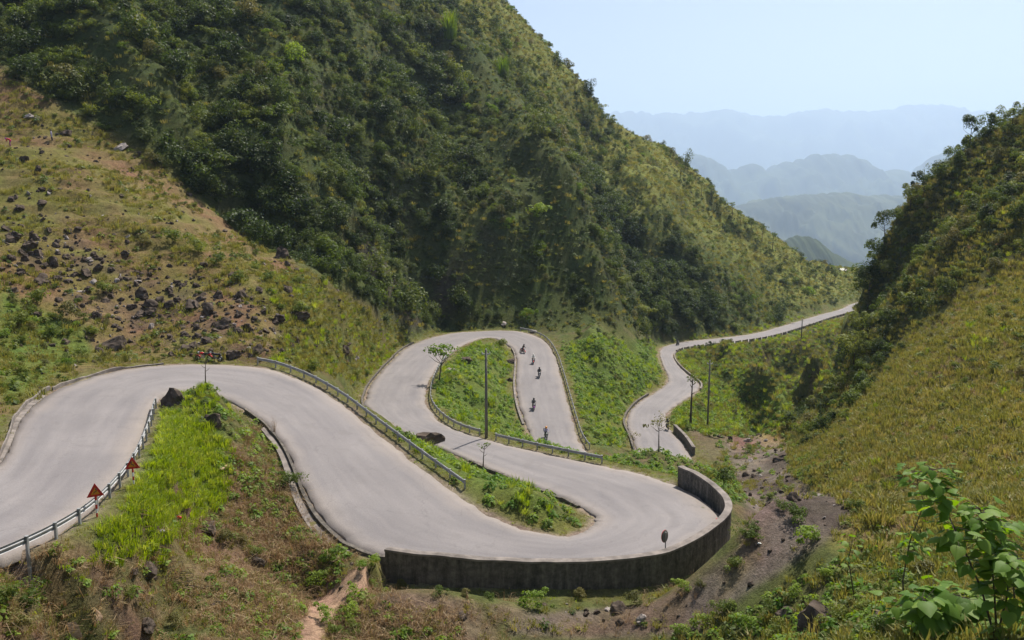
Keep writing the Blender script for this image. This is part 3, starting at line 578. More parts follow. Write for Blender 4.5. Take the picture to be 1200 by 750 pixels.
SHR = [crown('shrub%02d' % i, LEAF[m], n, lf, lb, fl, 300 + i) for i, (m, n, lf, lb, fl) in enumerate([('dark', 1000, .14, 9, .85), ('dark', 1100, .13, 12, .8), ('dark', 1000, .14, 10, 1.25), ('mid', 1000, .14, 9, .85), ('mid', 1000, .13, 13, .7), ('olive', 900, .13, 11, .8), ('mid', 700, .17, 7, 1.3), ('lush', 800, .15, 9, .85)])]
GRS = dict(bright=[tuft('bright%d' % i, LEAF['grass'], 54, 0.75, 0.30, 0.04, 0.75, 40 + i) for i in range(3)], yellow=[tuft('yellow%d' % i, LEAF['ygrass'], 50, 0.55, 0.40, 0.045, 0.7, 50 + i) for i in range(3)],
   dry=[tuft('dry%d' % i, LEAF['dry'], 36, 0.45, 0.35, 0.03, 1.3, 60 + i) for i in range(3)], short=[tuft('short%d' % i, LEAF['ygrass'], 40, 0.22, 0.3, 0.03, 0.8, 70 + i) for i in range(2)] + [tuft('short2', LEAF['grass'], 40, 0.2, 0.3, 0.03, 0.8, 73)])
HERB = [herb('herb%d' % i, LEAF[m], 40, 0.19, 80 + i, 0.34, 0.4) for i, m in enumerate(['lush', 'lush', 'big', 'mid'])]

def scatter(name, protos, P, rot, scl, idx, label, cat):
    """many alike plants as one object: points that carry rotation, size and kind"""
    c = bpy.data.collections.new(name + '_kinds')
    for i, me in enumerate(protos): c.objects.link(bpy.data.objects.new('%s_kind_%02d' % (name, i), me))
    me = bpy.data.meshes.new(name); me.vertices.add(len(P)); me.vertices.foreach_set('co', np.asarray(P, float).ravel())
    for nm, ty, key, arr in (('rot', 'FLOAT_VECTOR', 'vector', rot), ('scl', 'FLOAT_VECTOR', 'vector', scl), ('idx', 'INT', 'value', idx)):
        a = me.attributes.new(nm, ty, 'POINT'); a.data.foreach_set(key, np.asarray(arr).ravel())
    o = tag(link(name, me), label, cat, None, 'stuff')
    g = bpy.data.node_groups.new(name, 'GeometryNodeTree'); g.interface.new_socket('Geometry', in_out='INPUT', socket_type='NodeSocketGeometry'); g.interface.new_socket('Geometry', in_out='OUTPUT', socket_type='NodeSocketGeometry')
    N = g.nodes; gi = N.new('NodeGroupInput'); go = N.new('NodeGroupOutput'); ip = N.new('GeometryNodeInstanceOnPoints'); ci = N.new('GeometryNodeCollectionInfo')
    ci.inputs[0].default_value = c; ci.inputs['Separate Children'].default_value = True; ci.inputs['Reset Children'].default_value = True
    def na(nm, dt):
        q = N.new('GeometryNodeInputNamedAttribute'); q.data_type = dt; q.inputs[0].default_value = nm; return next(s for s in q.outputs if s.enabled and s.name == 'Attribute')
    L = g.links; L.new(gi.outputs[0], ip.inputs['Points']); L.new(ci.outputs[0], ip.inputs['Instance']); ip.inputs['Pick Instance'].default_value = True
    L.new(na('idx', 'INT'), ip.inputs['Instance Index']); L.new(na('scl', 'FLOAT_VECTOR'), ip.inputs['Scale'])
    e2r = N.new('FunctionNodeEulerToRotation'); L.new(na('rot', 'FLOAT_VECTOR'), e2r.inputs[0]); L.new(e2r.outputs[0], ip.inputs['Rotation'])
    L.new(ip.outputs[0], go.inputs[0]); md = o.modifiers.new('plants', 'NODES'); md.node_group = g
    return o
def cand(x0, x1, y0, y1, step):
    X, Y = np.meshgrid(np.arange(x0, x1, step), np.arange(y0, y1, step)); X = X.ravel() + rng.uniform(-.5, .5, X.size) * step; Y = Y.ravel() + rng.uniform(-.5, .5, Y.size) * step
    Z = H(X, Y); u, v = proj(X, Y, Z); k = (u > -140) & (u < 1340) & (v > -90) & (v < 830) & (Y > 8); X, Y, Z, u, v = X[k], Y[k], Z[k], u[k], v[k]
    return X, Y, Z, u, v
_rdg = rd.reshape(MX.shape)
def RDIST(x, y):
    i = np.clip(np.searchsorted(GX, x) - 1, 0, len(GX) - 2); j = np.clip(np.searchsorted(GY, y) - 1, 0, len(GY) - 2); return np.minimum(np.minimum(_rdg[j, i], _rdg[j + 1, i]), np.minimum(_rdg[j, i + 1], _rdg[j + 1, i + 1]))
def visible(P, lift=1.0, n=160):
    """is the point on the ground in sight of the viewpoint?"""
    t = np.linspace(0.08, 0.985, n); ok = np.ones(len(P), bool)
    for i in range(0, len(P), 4000):
        q = P[i:i + 4000] + np.array([0, 0, lift]); x = q[:, 0:1] * t; y = q[:, 1:2] * t; z = q[:, 2:3] * t
        ok[i:i + 4000] = (H(x.ravel(), y.ravel()).reshape(x.shape) < z + 0.3).all(1)
    return ok

# ------------------------------------------------------------------ mountain forest
X, Y, Z, u, v = cand(-150, 190, 120, 470, 1.3)
mf = polymask(u, v, FOREST, 24); mg = polymask(u, v, GRASSY, 30); d_ = RDIST(X, Y)
clear = fbm((X * .567 + Y * .824) / 9, (-X * .824 + Y * .567) / 30, 3, 301); b1, b2 = buttress(X, Y); rib = np.clip(ribs(u, v, X, Y) / 9 + b1 * .8 + (b2 - .35) * .6 + .5 * fbm(X / 9, Y / 9, 2, 309), -1, 1); big_ = fbm(X / 30, Y / 30, 2, 303) - rib * .9
gx_ = np.clip(np.searchsorted(GX, X) - 1, 0, len(GX) - 1); gy_ = np.clip(np.searchsorted(GY, Y) - 1, 0, len(GY) - 1); steep = SLOPE.reshape(MX.shape)[gy_, gx_]
keep = (rng.random(len(X)) < np.clip(0.42 * np.sqrt(1 + steep ** 2), 0, 1.5) * mf * (0.97 - 0.50 * mg)) & (d_ > 2.0) & ((clear > -0.30 + 0.55 * np.maximum(rib, 0)) | (rng.random(len(X)) < 0.14)) & (rng.random(len(X)) > .55 * polymask(u, v, [(430,300),(480,270),(560,290),(600,340),(620,384),(490,384)], 15)) & ((steep < 3.0) | (rng.random(len(X)) < 0.8))
X, Y, Z, u, v, mg, clear, big_, rib = [a[keep] for a in (X, Y, Z, u, v, mg, clear, big_, rib)]
P = np.stack([X, Y, Z - 0.25], 1); s = np.exp(rng.normal(-0.02 + 0.36 * big_, 0.55, len(X))) * (1 - 0.42 * mg) ; s = np.clip(s, 0.5, 3.4)
scl = np.stack([s * rng.uniform(.85, 1.2, len(s)), s * rng.uniform(.85, 1.2, len(s)), s * rng.uniform(.85, 1.4, len(s))], 1)
rot = np.stack([rng.normal(0, .15, len(s)), rng.normal(0, .15, len(s)), rng.uniform(0, 6.28, len(s))], 1)
q = rng.random(len(s)) * .75 + 0.2 + 0.22 * mg + 0.28 * fbm(X / 12, Y / 12, 2, 305) + .38 * rib  # rib term: lighter species on ribs, darker in gullies, also paints sunlit ribs
idx = np.select([q < .36, q < .54, q < .68, q < .80, q < .92, q < 1.05, q < 1.12], [0, 1, 2, 3, 4, 5, 6], 7).astype(np.int32)
vis = visible(P, 1.5); P, scl, rot, idx, u, v, s = [a[vis] for a in (P, scl, rot, idx, u, v, s)]
inf = (u > 3) & (u < 1197) & (v > 3) & (v < 740); score = np.where(inf, s / P[:, 1], 0); ordr = np.argsort(-score); one = np.zeros(len(s), bool); one[ordr[:190]] = True
NAM = ['dark green rounded shrub', 'dark green many-headed shrub', 'dark green tall shrub', 'mid green rounded shrub', 'mid green spreading shrub', 'olive brown shrub', 'light green loose shrub', 'bright yellow-green shrub']
def where_m(u_, v_, s_):
    a_ = np.array([u_]); b_ = np.array([v_]); sz = ' with a wide crown' if s_ > 2.4 else ''
    if polymask(a_, b_, FIELD, 45)[0] > .02: return sz + ' at the forest edge above the stony field'
    if v_ > 290 and u_ > 400: return sz + ' clinging to the dark cliff behind the loop'
    if u_ < 200: return sz + ' in the shaded forest over the field'
    if polymask(a_, b_, GRASSY, 20)[0] > .3: return sz + ' near the sunlit ridge crest'
    if u_ < 400: return sz + ' in the dark forest over the rubble field'
    return sz + ' on the mountainside above the cliff'
for i in np.where(one)[0]:
    o = link('shrub', SHR[idx[i]], None, P[i]); o.rotation_euler = rot[i]; o.scale = scl[i]
    tag(o, NAM[idx[i]] + where_m(u[i], v[i], s[i]), 'shrub', 'large shrubs on the mountainside')
scatter('mountain_scrub', SHR, P[~one], rot[~one], scl[~one], idx[~one], 'dense green scrub covering the steep mountain side', 'scrub')
# low undergrowth between the shrubs
X, Y, Z, u, v = cand(-140, 190, 125, 450, 1.0); gx_ = np.clip(np.searchsorted(GX, X) - 1, 0, len(GX) - 1); gy_ = np.clip(np.searchsorted(GY, Y) - 1, 0, len(GY) - 1); steep = SLOPE.reshape(MX.shape)[gy_, gx_]
k = (rng.random(len(X)) < .40 * np.sqrt(1 + steep ** 2) * polymask(u, v, FOREST, 6)) & (RDIST(X, Y) > 1.2); X, Y, Z = X[k], Y[k], Z[k]
P = np.stack([X, Y, Z - 0.05], 1); vis = visible(P, 1.0); P = P[vis]; m = len(P); q = rng.random(m)
ug = GRS['yellow'] + [herb('forest_herb%d' % i, LEAF[m_], 60, .13, 180 + i, .4, .45) for i, m_ in enumerate(['dark', 'mid', 'dark', 'mid'])] + SHR[:6]; uu, vv = proj(P[:, 0], P[:, 1], P[:, 2]); q = q - .35 * polymask(uu, vv, GRASSY, 20) + .12 + .25 * fbm(P[:, 0] / 8, P[:, 1] / 8, 2, 351)
idx = np.select([q < .30, q < .55], [rng.integers(0, 3, m), rng.integers(3, 7, m)], rng.integers(7, 13, m)).astype(np.int32)
s = rng.uniform(1.2, 2.4, m) * np.where(idx > 6, .28, 1)
scatter('mountain_undergrowth', ug, P, np.stack([rng.normal(0, .2, m), rng.normal(0, .2, m), rng.uniform(0, 6.28, m)], 1), np.stack([s, s, s * .8], 1), idx, 'low grass and herbs under the mountain scrub', 'undergrowth')

# ------------------------------------------------------------------ hill on the right: shrubs, grass
X, Y, Z, u, v = cand(20, 140, 60, 190, 1.7); mh = polymask(u, v, HILLSHRUB, 14); lower = smooth(300, 420, v)
k = (rng.random(len(X)) < mh * (0.95 - 0.35 * smooth(1000, 1150, u) * smooth(200, 300, v))); X, Y, Z, u, v = [a[k] for a in (X, Y, Z, u, v)]
P = np.stack([X, Y, Z - .2], 1); vis = visible(P, 2.0); P, u, v = P[vis], u[vis], v[vis]; m = len(P); s = np.clip(np.exp(rng.normal(0.0, 0.38, m)), .4, 2.2)
rot = np.stack([rng.normal(0, .15, m), rng.normal(0, .15, m), rng.uniform(0, 6.28, m)], 1); scl = np.stack([s, s, s * rng.uniform(.9, 1.4, m)], 1); q = rng.random(m)
idx = np.select([q < .22, q < .34, q < .58, q < .78, q < .93], [0, 2, 3, 4, 5], 6).astype(np.int32)
score = np.where((u > 3) & (u < 1197) & (v > 3) & (v < 740), s / P[:, 1], 0); one = np.zeros(m, bool); one[np.argsort(-score)[:100]] = True
for i in np.where(one)[0]:
    o = link('shrub', SHR[idx[i]], None, P[i]); o.rotation_euler = rot[i]; o.scale = scl[i]
    tag(o, NAM[idx[i]] + (' at the steep dark rim of the grassy hill' if v[i] - 330 > -1.3 * (u[i] - 1010) and u[i] < 1075 else ' high on the hill above the open grass' if v[i] < 240 else ' on the hill where scrub meets grass'), 'shrub', 'large shrubs on the grassy hill')
scatter('hill_scrub', SHR, P[~one], rot[~one], scl[~one], idx[~one], 'green scrub on the upper part of the grassy hill', 'scrub')

def grass_layer(name, protos, box, step, maskf, smin, smax, label, cat, rmin=0.25, zs=1.0, weights=None):
    X, Y, Z, u, v = cand(*box, step); k = (rng.random(len(X)) < maskf(u, v, X, Y)) & (RDIST(X, Y) > rmin); X, Y, Z = X[k], Y[k], Z[k]
    P = np.stack([X, Y, Z - .03], 1); P = P[visible(P, .8)]; m = len(P)
    idx = rng.choice(len(protos), m, p=weights).astype(np.int32); s = rng.uniform(smin, smax, m)
    return scatter(name, protos, P, np.stack([rng.normal(0, .15, m), rng.normal(0, .15, m), rng.uniform(0, 6.28, m)], 1), np.stack([s, s, s * zs * rng.uniform(.8, 1.2, m)], 1), idx, label, cat)
def pm(polys, soft=6): return lambda u, v, X, Y: np.max([polymask(u, v, p, soft) for p in polys], 0)
grass_layer('hill_grass', GRS['yellow'] + GRS['dry'][:1] + HERB[3:] + [GRS['bright'][0]], (8, 130, 14, 175), 0.62, lambda u, v, X, Y: np.maximum(polymask(u, v, HILLGRASS, 14), polymask(u, v, HILLSHRUB, 14)) * (1 - .95 * polymask(u, v, WASH, 5)) * smooth(-.75, -.25, fbm(X / 3.5, Y / 3.5, 3, 343)), 0.6, 1.7, 'tall yellowing grass over the open hillside', 'grass', weights=[.31, .31, .24, .05, .08, .01])
BRIGHT = [(188,475),(215,462),(245,448),(262,480),(258,520),(268,585),(235,612),(215,640),(180,652),(150,668),(95,660),(120,618),(150,590),(172,540)]
grass_layer('bright_grass', GRS['bright'], (-40, 0, 30, 80), 0.30, lambda u, v, X, Y: (1 - .75 * smooth(505, 480, v)) * polymask(u, v, BRIGHT, 16) * smooth(-0.55, 0.0, fbm(X / 2.2, Y / 2.2, 3, 331) + .5 * polymask(u, v, [(180,480),(255,500),(262,590),(225,612),(110,660),(150,590)], 10)), .5, 1.2, 'long bright green grass on the bank behind the near guardrail', 'grass', .9)
GRS['stalk'] = [tuft('stalk%d' % i, LEAF['dry'], 26, 1.0, .35, .022, 1.7, 75 + i) for i in range(2)]
grass_layer('spur_grass', GRS['dry'] + GRS['short'] + HERB[:1] + GRS['stalk'], (-45, 20, 25, 75), 0.24, lambda u, v, X, Y: (1 - polymask(u, v, PATH, 3)) * 0.95 * polymask(u, v, SPUR, 10) * smooth(-0.5, 0.1, fbm(X / 2.5, Y / 2.5, 3, 311)) * (1 - 0.8 * polymask(u, v, WASH, 6)), .5, 1.3, 'dry matted grass and weeds on the slope below the near bend', 'grass', weights=[.13, .13, .10, .14, .10, .17, .13, .05, .05])
grass_layer('knob_herbs', HERB + GRS['short'], (-40, 0, 40, 85), .42, lambda u, v, X, Y: .8 * polymask(u, v, [(190,465),(245,446),(300,478),(335,520),(330,560),(300,560),(270,520),(262,500),(200,505)], 6) * smooth(-.35, .1, fbm(X / 2, Y / 2, 3, 347)), .5, 1.2, 'mixed herbs and short grass on the knob inside the first bend', 'undergrowth', .6, weights=[.12, .12, .1, .16, .2, .15, .15])
grass_layer('field_grass', GRS['short'] + GRS['yellow'][:1] + HERB[3:], (-130, 0, 60, 175), 0.6, lambda u, v, X, Y: 0.85 * polymask(u, v, FIELD, 8) * smooth(-0.35, 0.2, fbm(X / 5, Y / 5, 3, 313)), .6, 1.9, 'short grass on the stony hillside field', 'grass', weights=[.42, .28, .02, .2, .08])
grass_layer('lush_herbs', HERB + GRS['bright'][:1], (-60, 90, 60, 260), 0.62, lambda u, v, X, Y: np.max([polymask(u, v, p, 7) for p in LUSH[:3] + LUSH[4:5]], 0) * smooth(-0.6, 0.0, fbm(X / 4, Y / 4, 2, 315)) * (1 - .35 * np.maximum(polymask(u, v, LUSH[2], 7), polymask(u, v, LUSH[4], 7))), .6, 1.7, 'lush green leafy undergrowth on banks between the road loops', 'undergrowth', .8, weights=[.3, .3, .15, .1, .15])
grass_layer('bank_scrub', SHR[3:6] + SHR[7:], (-70, 100, 55, 300), 1.5, lambda u, v, X, Y: 0.55 * np.maximum(np.max([polymask(u, v, p, 7) for p in LUSH[:2] + LUSH[3:4]], 0), 0.8 * polymask(u, v, [(780,395),(1010,365),(1005,430),(960,480),(900,495),(850,440)], 10)) * smooth(-0.2, 0.3, fbm(X / 7, Y / 7, 2, 317)), .3, .85, 'low scrub patches on banks between the road loops', 'scrub', 1.4)
grass_layer('gully_slope_grass', GRS['yellow'] + HERB[:2] + GRS['bright'][:1], (20, 160, 120, 345), 1.0, pm([[(785,400),(1020,360),(1010,440),(960,490),(860,510),(790,500)]], 6), 1.0, 2.0, 'green grass on the slope falling from the far road into the gully', 'grass', 1.0)
grass_layer('verge_grass', GRS['short'], (-45, 45, 28, 185), 0.42, lambda u, v, X, Y: 0.7 * smooth(3.2, 1.0, RDIST(X, Y)) * smooth(-.4, .1, fbm(X / 2, Y / 2, 3, 341)) , .6, 1.2, 'thin short grass along the road verges', 'grass', .12)
grass_layer('wash_weeds', GRS['short'] + GRS['yellow'][:1] + HERB[3:], (-5, 60, 40, 140), 0.55, lambda u, v, X, Y: 0.85 * polymask(u, v, WASH, 5) * smooth(0.08, 0.3, fbm(X / 3, Y / 3, 3, 319)), .5, 1.2, 'sparse weeds on the bare brown gully floor', 'weeds', .8)
grass_layer('gully_herbs', HERB + GRS['yellow'], (5, 70, 24, 140), 0.6, lambda u, v, X, Y: (1 - .95 * polymask(u, v, WASH, 4)) * np.maximum(polymask(u, v, [(800,560),(850,545),(840,505),(920,500),(960,540),(960,590),(880,580),(860,590)], 8), polymask(u, v, [(760,752),(900,700),(990,640),(1110,640),(1210,640),(1210,790),(740,790)], 8)), .6, 1.5, 'mixed green weeds beside the gully floor', 'weeds')
grass_layer('hill_low_scrub', SHR[3:6], (10, 120, 20, 170), 2.2, lambda u, v, X, Y: .7 * polymask(u, v, HILLGRASS, 10) * smooth(.08, .35, fbm(X / 13, Y / 13, 3, 345) + .3 * smooth(500, 360, v)), .2, .8, 'small scattered bushes among the hillside grass', 'scrub', 1)
grass_layer('field_scrub', SHR[3:6], (-130, 0, 60, 175), 1.6, lambda u, v, X, Y: .55 * polymask(u, v, FIELD, 8) * smooth(.0, .4, fbm(X / 7, Y / 7, 3, 349) + .35 * smooth(300, 420, v)), .18, .6, 'low scrub patches between the rocks of the field', 'scrub', 1.5)
grass_layer('slope_litter', GRS['stalk'] + GRS['short'][:2] + GRS['yellow'][:1], (-45, 25, 25, 75), .42, lambda u, v, X, Y: (1 - polymask(u, v, PATH, 3)) * np.maximum(.75 * polymask(u, v, SPUR, 8), .22 * polymask(u, v, [(445,690),(600,706),(720,702),(800,690),(868,648),(880,600),(905,640),(820,735),(600,752),(440,745)], 5)), .35, .9, 'fallen dry stalks and thin grass at the foot of the parapet and spur', 'grass', .9, weights=[.2, .2, .22, .22, .16])
grass_layer('fold_shade_scrub', SHR[:5], (20, 160, 120, 345), 1.5, lambda u, v, X, Y: .45 * np.clip(-folds(u, v, X, Y) / 3.5 - .25, 0, 1) * polymask(u, v, [(785,402),(1020,362),(1010,440),(960,490),(860,505),(790,450)], 6), .35, 1.0, 'dark scrub added to deepen the shade in the hollows under the far road', 'scrub', 1.5)  # dark shrub kinds added in the hollows stand in for their shadows
grass_layer('bank_grass', GRS['yellow'] + GRS['bright'][:1] + HERB[3:] + SHR[4:5], (-70, -5, 75, 170), .5, lambda u, v, X, Y: .8 * polymask(u, v, BANKG, 8), .5, 1.4, 'green grass on the steep bank beside the middle guardrail', 'grass', 1.0, weights=[.25, .25, .2, .15, .13, .02])
# terrace crops: rows of small plants
X, Y = np.meshgrid(np.arange(-4, 34, 1.0), np.arange(70, 108, 1.15)); X = (X + .25 * rng.normal(size=X.shape)).ravel(); Y = (Y + .2 * rng.normal(size=Y.shape)).ravel(); Z = H(X, Y); u, v = proj(X, Y, Z)
k = (polymask(u, v, [(600,518),(700,510),(800,515),(868,572),(845,590),(800,564),(720,549),(650,533)], 4) > .5) & (RDIST(X, Y) > 1.3); P = np.stack([X[k], Y[k], Z[k] - .02], 1); m = len(P); ii_ = np.argsort(P[:, 1])
for j in range(m):
    if j < 300:
        o = link('crop_plant', HERB[int(rng.integers(0, 3))], None, P[ii_[j]]); s = rng.uniform(.9, 1.6); o.scale = (s, s, s); o.rotation_euler = (0, 0, rng.uniform(0, 6))
        tag(o, 'small leafy crop plant in rows on the terrace beyond the parapet', 'plant', 'crop plants on the terrace')
# ------------------------------------------------------------------ trees
def make_tree(name, mat, h, cr, seed, lean=0.0, n=900, leaf=0.16, flat=0.8):
    r = random.Random(seed); b = MB(); top = Vector((lean * h, 0, h * 0.72)); mid = Vector((lean * h * 0.35, r.uniform(-.1, .1), h * 0.4))
    b.tube([(0, 0, -0.3), (0.02, 0, h * .12), mid, top], [h * .022, h * .018, h * .013, h * .006], 7)
    for k in range(6):
        a = k * 1.05 + r.uniform(-.3, .3); st = mid.lerp(top, r.uniform(0.0, .9)); e = st + Vector((math.cos(a) * cr * .6, math.sin(a) * cr * .6, cr * r.uniform(.25, .6))); b.tube([st, st.lerp(e, .5) + Vector((0, 0, -.05 * cr)), e], [h * .008, h * .006, h * .003], 5)
    tm = b.me(name + '_trunk', M['bark'], True); cm = crown(name + '_crown', mat, n, leaf, 9, flat, seed + 900, 0.0, .75)
    cm.transform(Matrix.Translation(top + Vector((0, 0, cr * .1))) @ Matrix.Scale(cr, 4)); return tm, cm
TREES = [make_tree('tree', LEAF['mid'], 4.6, 2.5, 1, 0, 1500, .13, 1.15), make_tree('tree', LEAF['mid'], 4.2, 2.2, 2, .05, 1300, .13, 1.2), make_tree('tree', LEAF['dark'], 6.0, 2.3, 3, -.04, 1500, .13, 1.4), make_tree('tree', LEAF['mid'], 6.0, 1.5, 5, .06, 500)]
def put_tree(k, p, s, label, group, rz=None, name='tree'):
    o = empty(name, p, random.uniform(0, 6.28) if rz is None else rz); o.scale = (s, s, s); link('trunk', TREES[k][0], o); link('crown', TREES[k][1], o); return tag(o, label, 'tree', group)
for k, (u_, v_, y_) in enumerate([(1185,150,160),(1160,158,164),(1135,172,166),(1118,195,166),(1100,214,166),(1082,230,166),(1066,246,166),(1050,266,165),(1036,286,164),(1028,310,162),(1022,335,160),(1016,362,158),(1010,392,156),(1040,330,152),(1055,300,156),(1000,425,154)]):
    p = hit(u_, v_ + 6); put_tree(k % 3, p, random.uniform(.75, 1.15), 'dark leafy tree on the steep rim of the grassy hill', 'trees on the hill rim')
for k, (u_, v_) in enumerate([(797,204),(808,212),(822,222),(834,228),(845,238),(858,248),(868,256),(880,264),(893,276),(905,286)]):
    p = hit(u_, v_ + 8); put_tree((3, 1, 3)[k % 3], p, random.uniform(.9, 1.3), 'small light tree on the crest of the mountain ridge', 'trees on the ridge crest')
for k, (u_, v_) in enumerate([(935,318),(945,322),(955,326),(967,330),(978,333),(948,333)]):
    put_tree(2, hit(u_, v_), random.uniform(.7, 1.0), 'dark slender tree on the low end of the mountain ridge', 'trees on the low ridge end')
# tree by the loop, slender tree by the pole, saplings
t1 = make_tree('loop_tree', LEAF['lush'], 6.0, 3.0, 31, .12, 420, .14, .42); TREES.append(t1); put_tree(4, hit(515, 448), 1.0, 'spreading thin tree at the rail end on the loop island', None, 0.2)
t2 = make_tree('pole_tree', LEAF['mid'], 10.5, 1.1, 33, .01, 260, .22, 1.1); TREES.append(t2); put_tree(5, hit(809, 499), 1.0, 'tall slender tree with a tiny crown beside the utility pole', None, 0)
t3 = make_tree('sapling', LEAF['mid'], 3.6, .8, 35, .05, 60, .3, .8); TREES.append(t3)
put_tree(6, hit(566, 551), .9, 'thin sparse sapling on the bank inside the parapet bend', None, 0)
put_tree(6, hit(241, 452), .75, 'thin sparse sapling on the grassy knob inside the first bend', None, 1)
t4 = make_tree('pale_sapling', LEAF['olive'], 4.5, 1.5, 37, .02, 160, .2, .9); TREES.append(t4); put_tree(7, hit(772, 530), .9, 'pale thin sapling standing before the lower hidden bend', None, 2)
put_tree(7, hit(742, 528), .6, 'small pale sapling at the terrace edge before the lower road', None, 3)
put_tree(1, hit(847, 578), .55, 'small green tree beside the brown gully floor', None, 0)
# feathery clumps high on the mountain
for u_, v_, s_ in ((528, 48, 1.0), (590, 92, .8)):
    b = tuft('bamboo_culms', LEAF['lush'], 160, 9.0, 1.6, .22, .35, 91); o = link('bamboo_clump', b, None, hit(u_, v_)); o.scale = (s_, s_, s_); tag(o, ('large' if s_ == 1 else 'small') + ' feathery bluish bamboo clump high on the mountainside', 'bamboo')

# ------------------------------------------------------------------ bushes one can tell apart
def bush(u_, v_, s_, k, label, group=None, name='bush', zs=1.0):
    o = link(name, SHR[k], None, hit(u_, v_) - Vector((0, 0, .08))); o.scale = (s_, s_, s_ * zs); o.rotation_euler = (0, 0, random.uniform(0, 6.28)); return tag(o, label, 'bush', group)
for u_, v_, s_ in ((470,690,.5),(517,697,.45),(545,698,.4),(575,702,.4),(622,712,.9),(680,703,.6),(742,710,.75),(800,695,.6),(820,690,.45),(858,668,.7),(878,638,.8),(880,624,.6)):
    bush(u_, v_, s_, random.choice((3, 4, 7, 5)), 'small bush at the foot of the dark curved parapet', 'bushes along the parapet foot')
for u_, v_, s_ in ((425,668,.55),(435,690,.5),(440,672,.6),(412,700,.6),(410,725,.7),(385,660,.7),(372,690,.8),(380,730,.75),(418,742,.6),(395,745,.6)):
    bush(u_, v_, s_, random.choice((3, 7, 7)), 'dark green leafy bush beside the sandy footpath', 'bushes beside the footpath')
bush(340,572,1.1,4,'tall straggly bush leaning over the kerb of the middle road'); bush(585,408,1.6,3,'round bush on top of the loop island beside the rock')
bush(915,600,.6,4,'small bush standing on the bare brown gully floor','bushes on the gully floor'); bush(948,640,1.0,7,'yellow-green bush standing alone on the brown gully floor'); bush(935,610,.9,3,'bush at the upper step of the brown gully floor')
for u_, v_, s_, k_ in ((900,585,.7,3),(925,580,.8,4),(1000,600,.7,3),(880,530,1.0,3),(820,605,.6,3),(835,512,1.1,7)):
    bush(u_, v_, s_, k_, 'green bush at the edge of the brown gully', 'bushes at the gully edge')
for u_, v_, s_, k_ in ((820,735,.8,7),(850,720,.8,3),(875,745,.9,7),(905,722,.7,3),(930,700,.6,7),(915,745,.8,3),(985,735,.8,3),(1010,720,.7,4),(1025,745,.9,3),(800,748,.7,7),(1060,690,.7,4),(1000,690,.6,3),(970,680,.55,7)):
    bush(u_, v_, s_ * .9, k_, 'leafy green bush on the slope around the dark foreground boulders', 'bushes around the foreground boulders')
for u_, v_, s_ in ((120,345,1.2),(200,285,1.8),(235,295,1.6),(170,290,1.2),(260,310,1.4),(80,375,1.6),(40,360,1.7),(20,385,1.5),(60,400,1.4),(110,395,1.0),(95,420,1.0),(280,330,1.2),(430,440,.8),(445,420,1.0),(470,400,1.0),(410,420,.9)):
    bush(u_, v_, s_, random.choice((3, 4, 5)), 'low green bush on the stony field above the first bend', 'bushes on the stony field')
for u_, v_, s_ in ((300,655,.7),(285,640,.6),(265,640,.8),(150,700,.5),(205,735,.6),(230,560,.4),(20,745,.9),(5,720,.9),(35,725,.7)):
    bush(u_, v_, s_, random.choice((4, 5, 5)), 'scrubby olive bush on the eroded slope below the near bend', 'bushes on the eroded slope')
for i in range(34):
    u_, v_ = random.choice([(random.uniform(250, 320), random.uniform(470, 610)), (random.uniform(480, 640), random.uniform(528, 600))])
    p = hit(u_, v_)
    if RDIST(np.array([p.x]), np.array([p.y]))[0] < .6: continue
    o = link('herb_clump', HERB[i % 3], None, p); s_ = random.uniform(.8, 1.6); o.scale = (s_, s_, s_); tag(o, 'low dark green herb clump on the bare soil beside the road', 'plant', 'herb clumps on bare soil')

# ------------------------------------------------------------------ broad-leaved saplings at the lower right
def heart(name, mat):
    pts = [(0, 0), (.16, -.10), (.34, -.06), (.45, .12), (.42, .36), (.26, .62), (0, 1.0), (-.26, .62), (-.42, .36), (-.45, .12), (-.34, -.06), (-.16, -.10)]
    V = [(x, y, -.22 * abs(x) - .18 * y * y) for x, y in pts] + [(0, .3, .03)]; me = mesh(name, V, [(i, (i + 1) % 12, 12) for i in range(12)], mat, True)
    at = me.attributes.new('lv', 'FLOAT', 'FACE'); at.data.foreach_set('value', [random.random() * .6 + .2] * 12); return me
HEART = [heart('leaf', LEAF['big']) for _ in range(4)]
def big_sapling(base, stems, label, nl, lsize):
    o = empty('broadleaf_sapling', base); B = Vector(base)
    for st in stems:
        pts = [Vector(p) for p in st]; b = MB(); n_ = len(pts); b.tube(pts, [.035 - .022 * i / (n_ - 1) for i in range(n_)], 6); b.build('stem', M['bark'], o, True)
        tot = nl; bm_ = MB()
        for k in range(tot):
            t = 1 - .62 * random.random() ** 1.4; f = t * (n_ - 1); i = min(int(f), n_ - 2); p = pts[i].lerp(pts[i + 1], f - i); a = k * 2.4 + random.uniform(-.4, .4)
            out = Vector((math.cos(a), math.sin(a), random.uniform(-.1, .5))) * random.uniform(.12, .85) * (1.2 - .45 * t); q = p + out; bm_.tube([p, q], [.008, .005], 4)
            lf = link('leaf', random.choice(HEART), o, q); s_ = lsize * random.uniform(.6, 1.15); lf.scale = (s_, s_, s_); lf.rotation_euler = (random.uniform(-.75, .1), random.uniform(-.35, .35), a - math.pi / 2 + random.uniform(-.5, .5))
        bm_.build('leaf_stalks', M['bark'], o)
    return tag(o, label, 'sapling')
def rel_px(base, u_, v_, dy=0.0):
    q = at_y(u_, v_, base.y + dy); return tuple(Vector(q) - base)
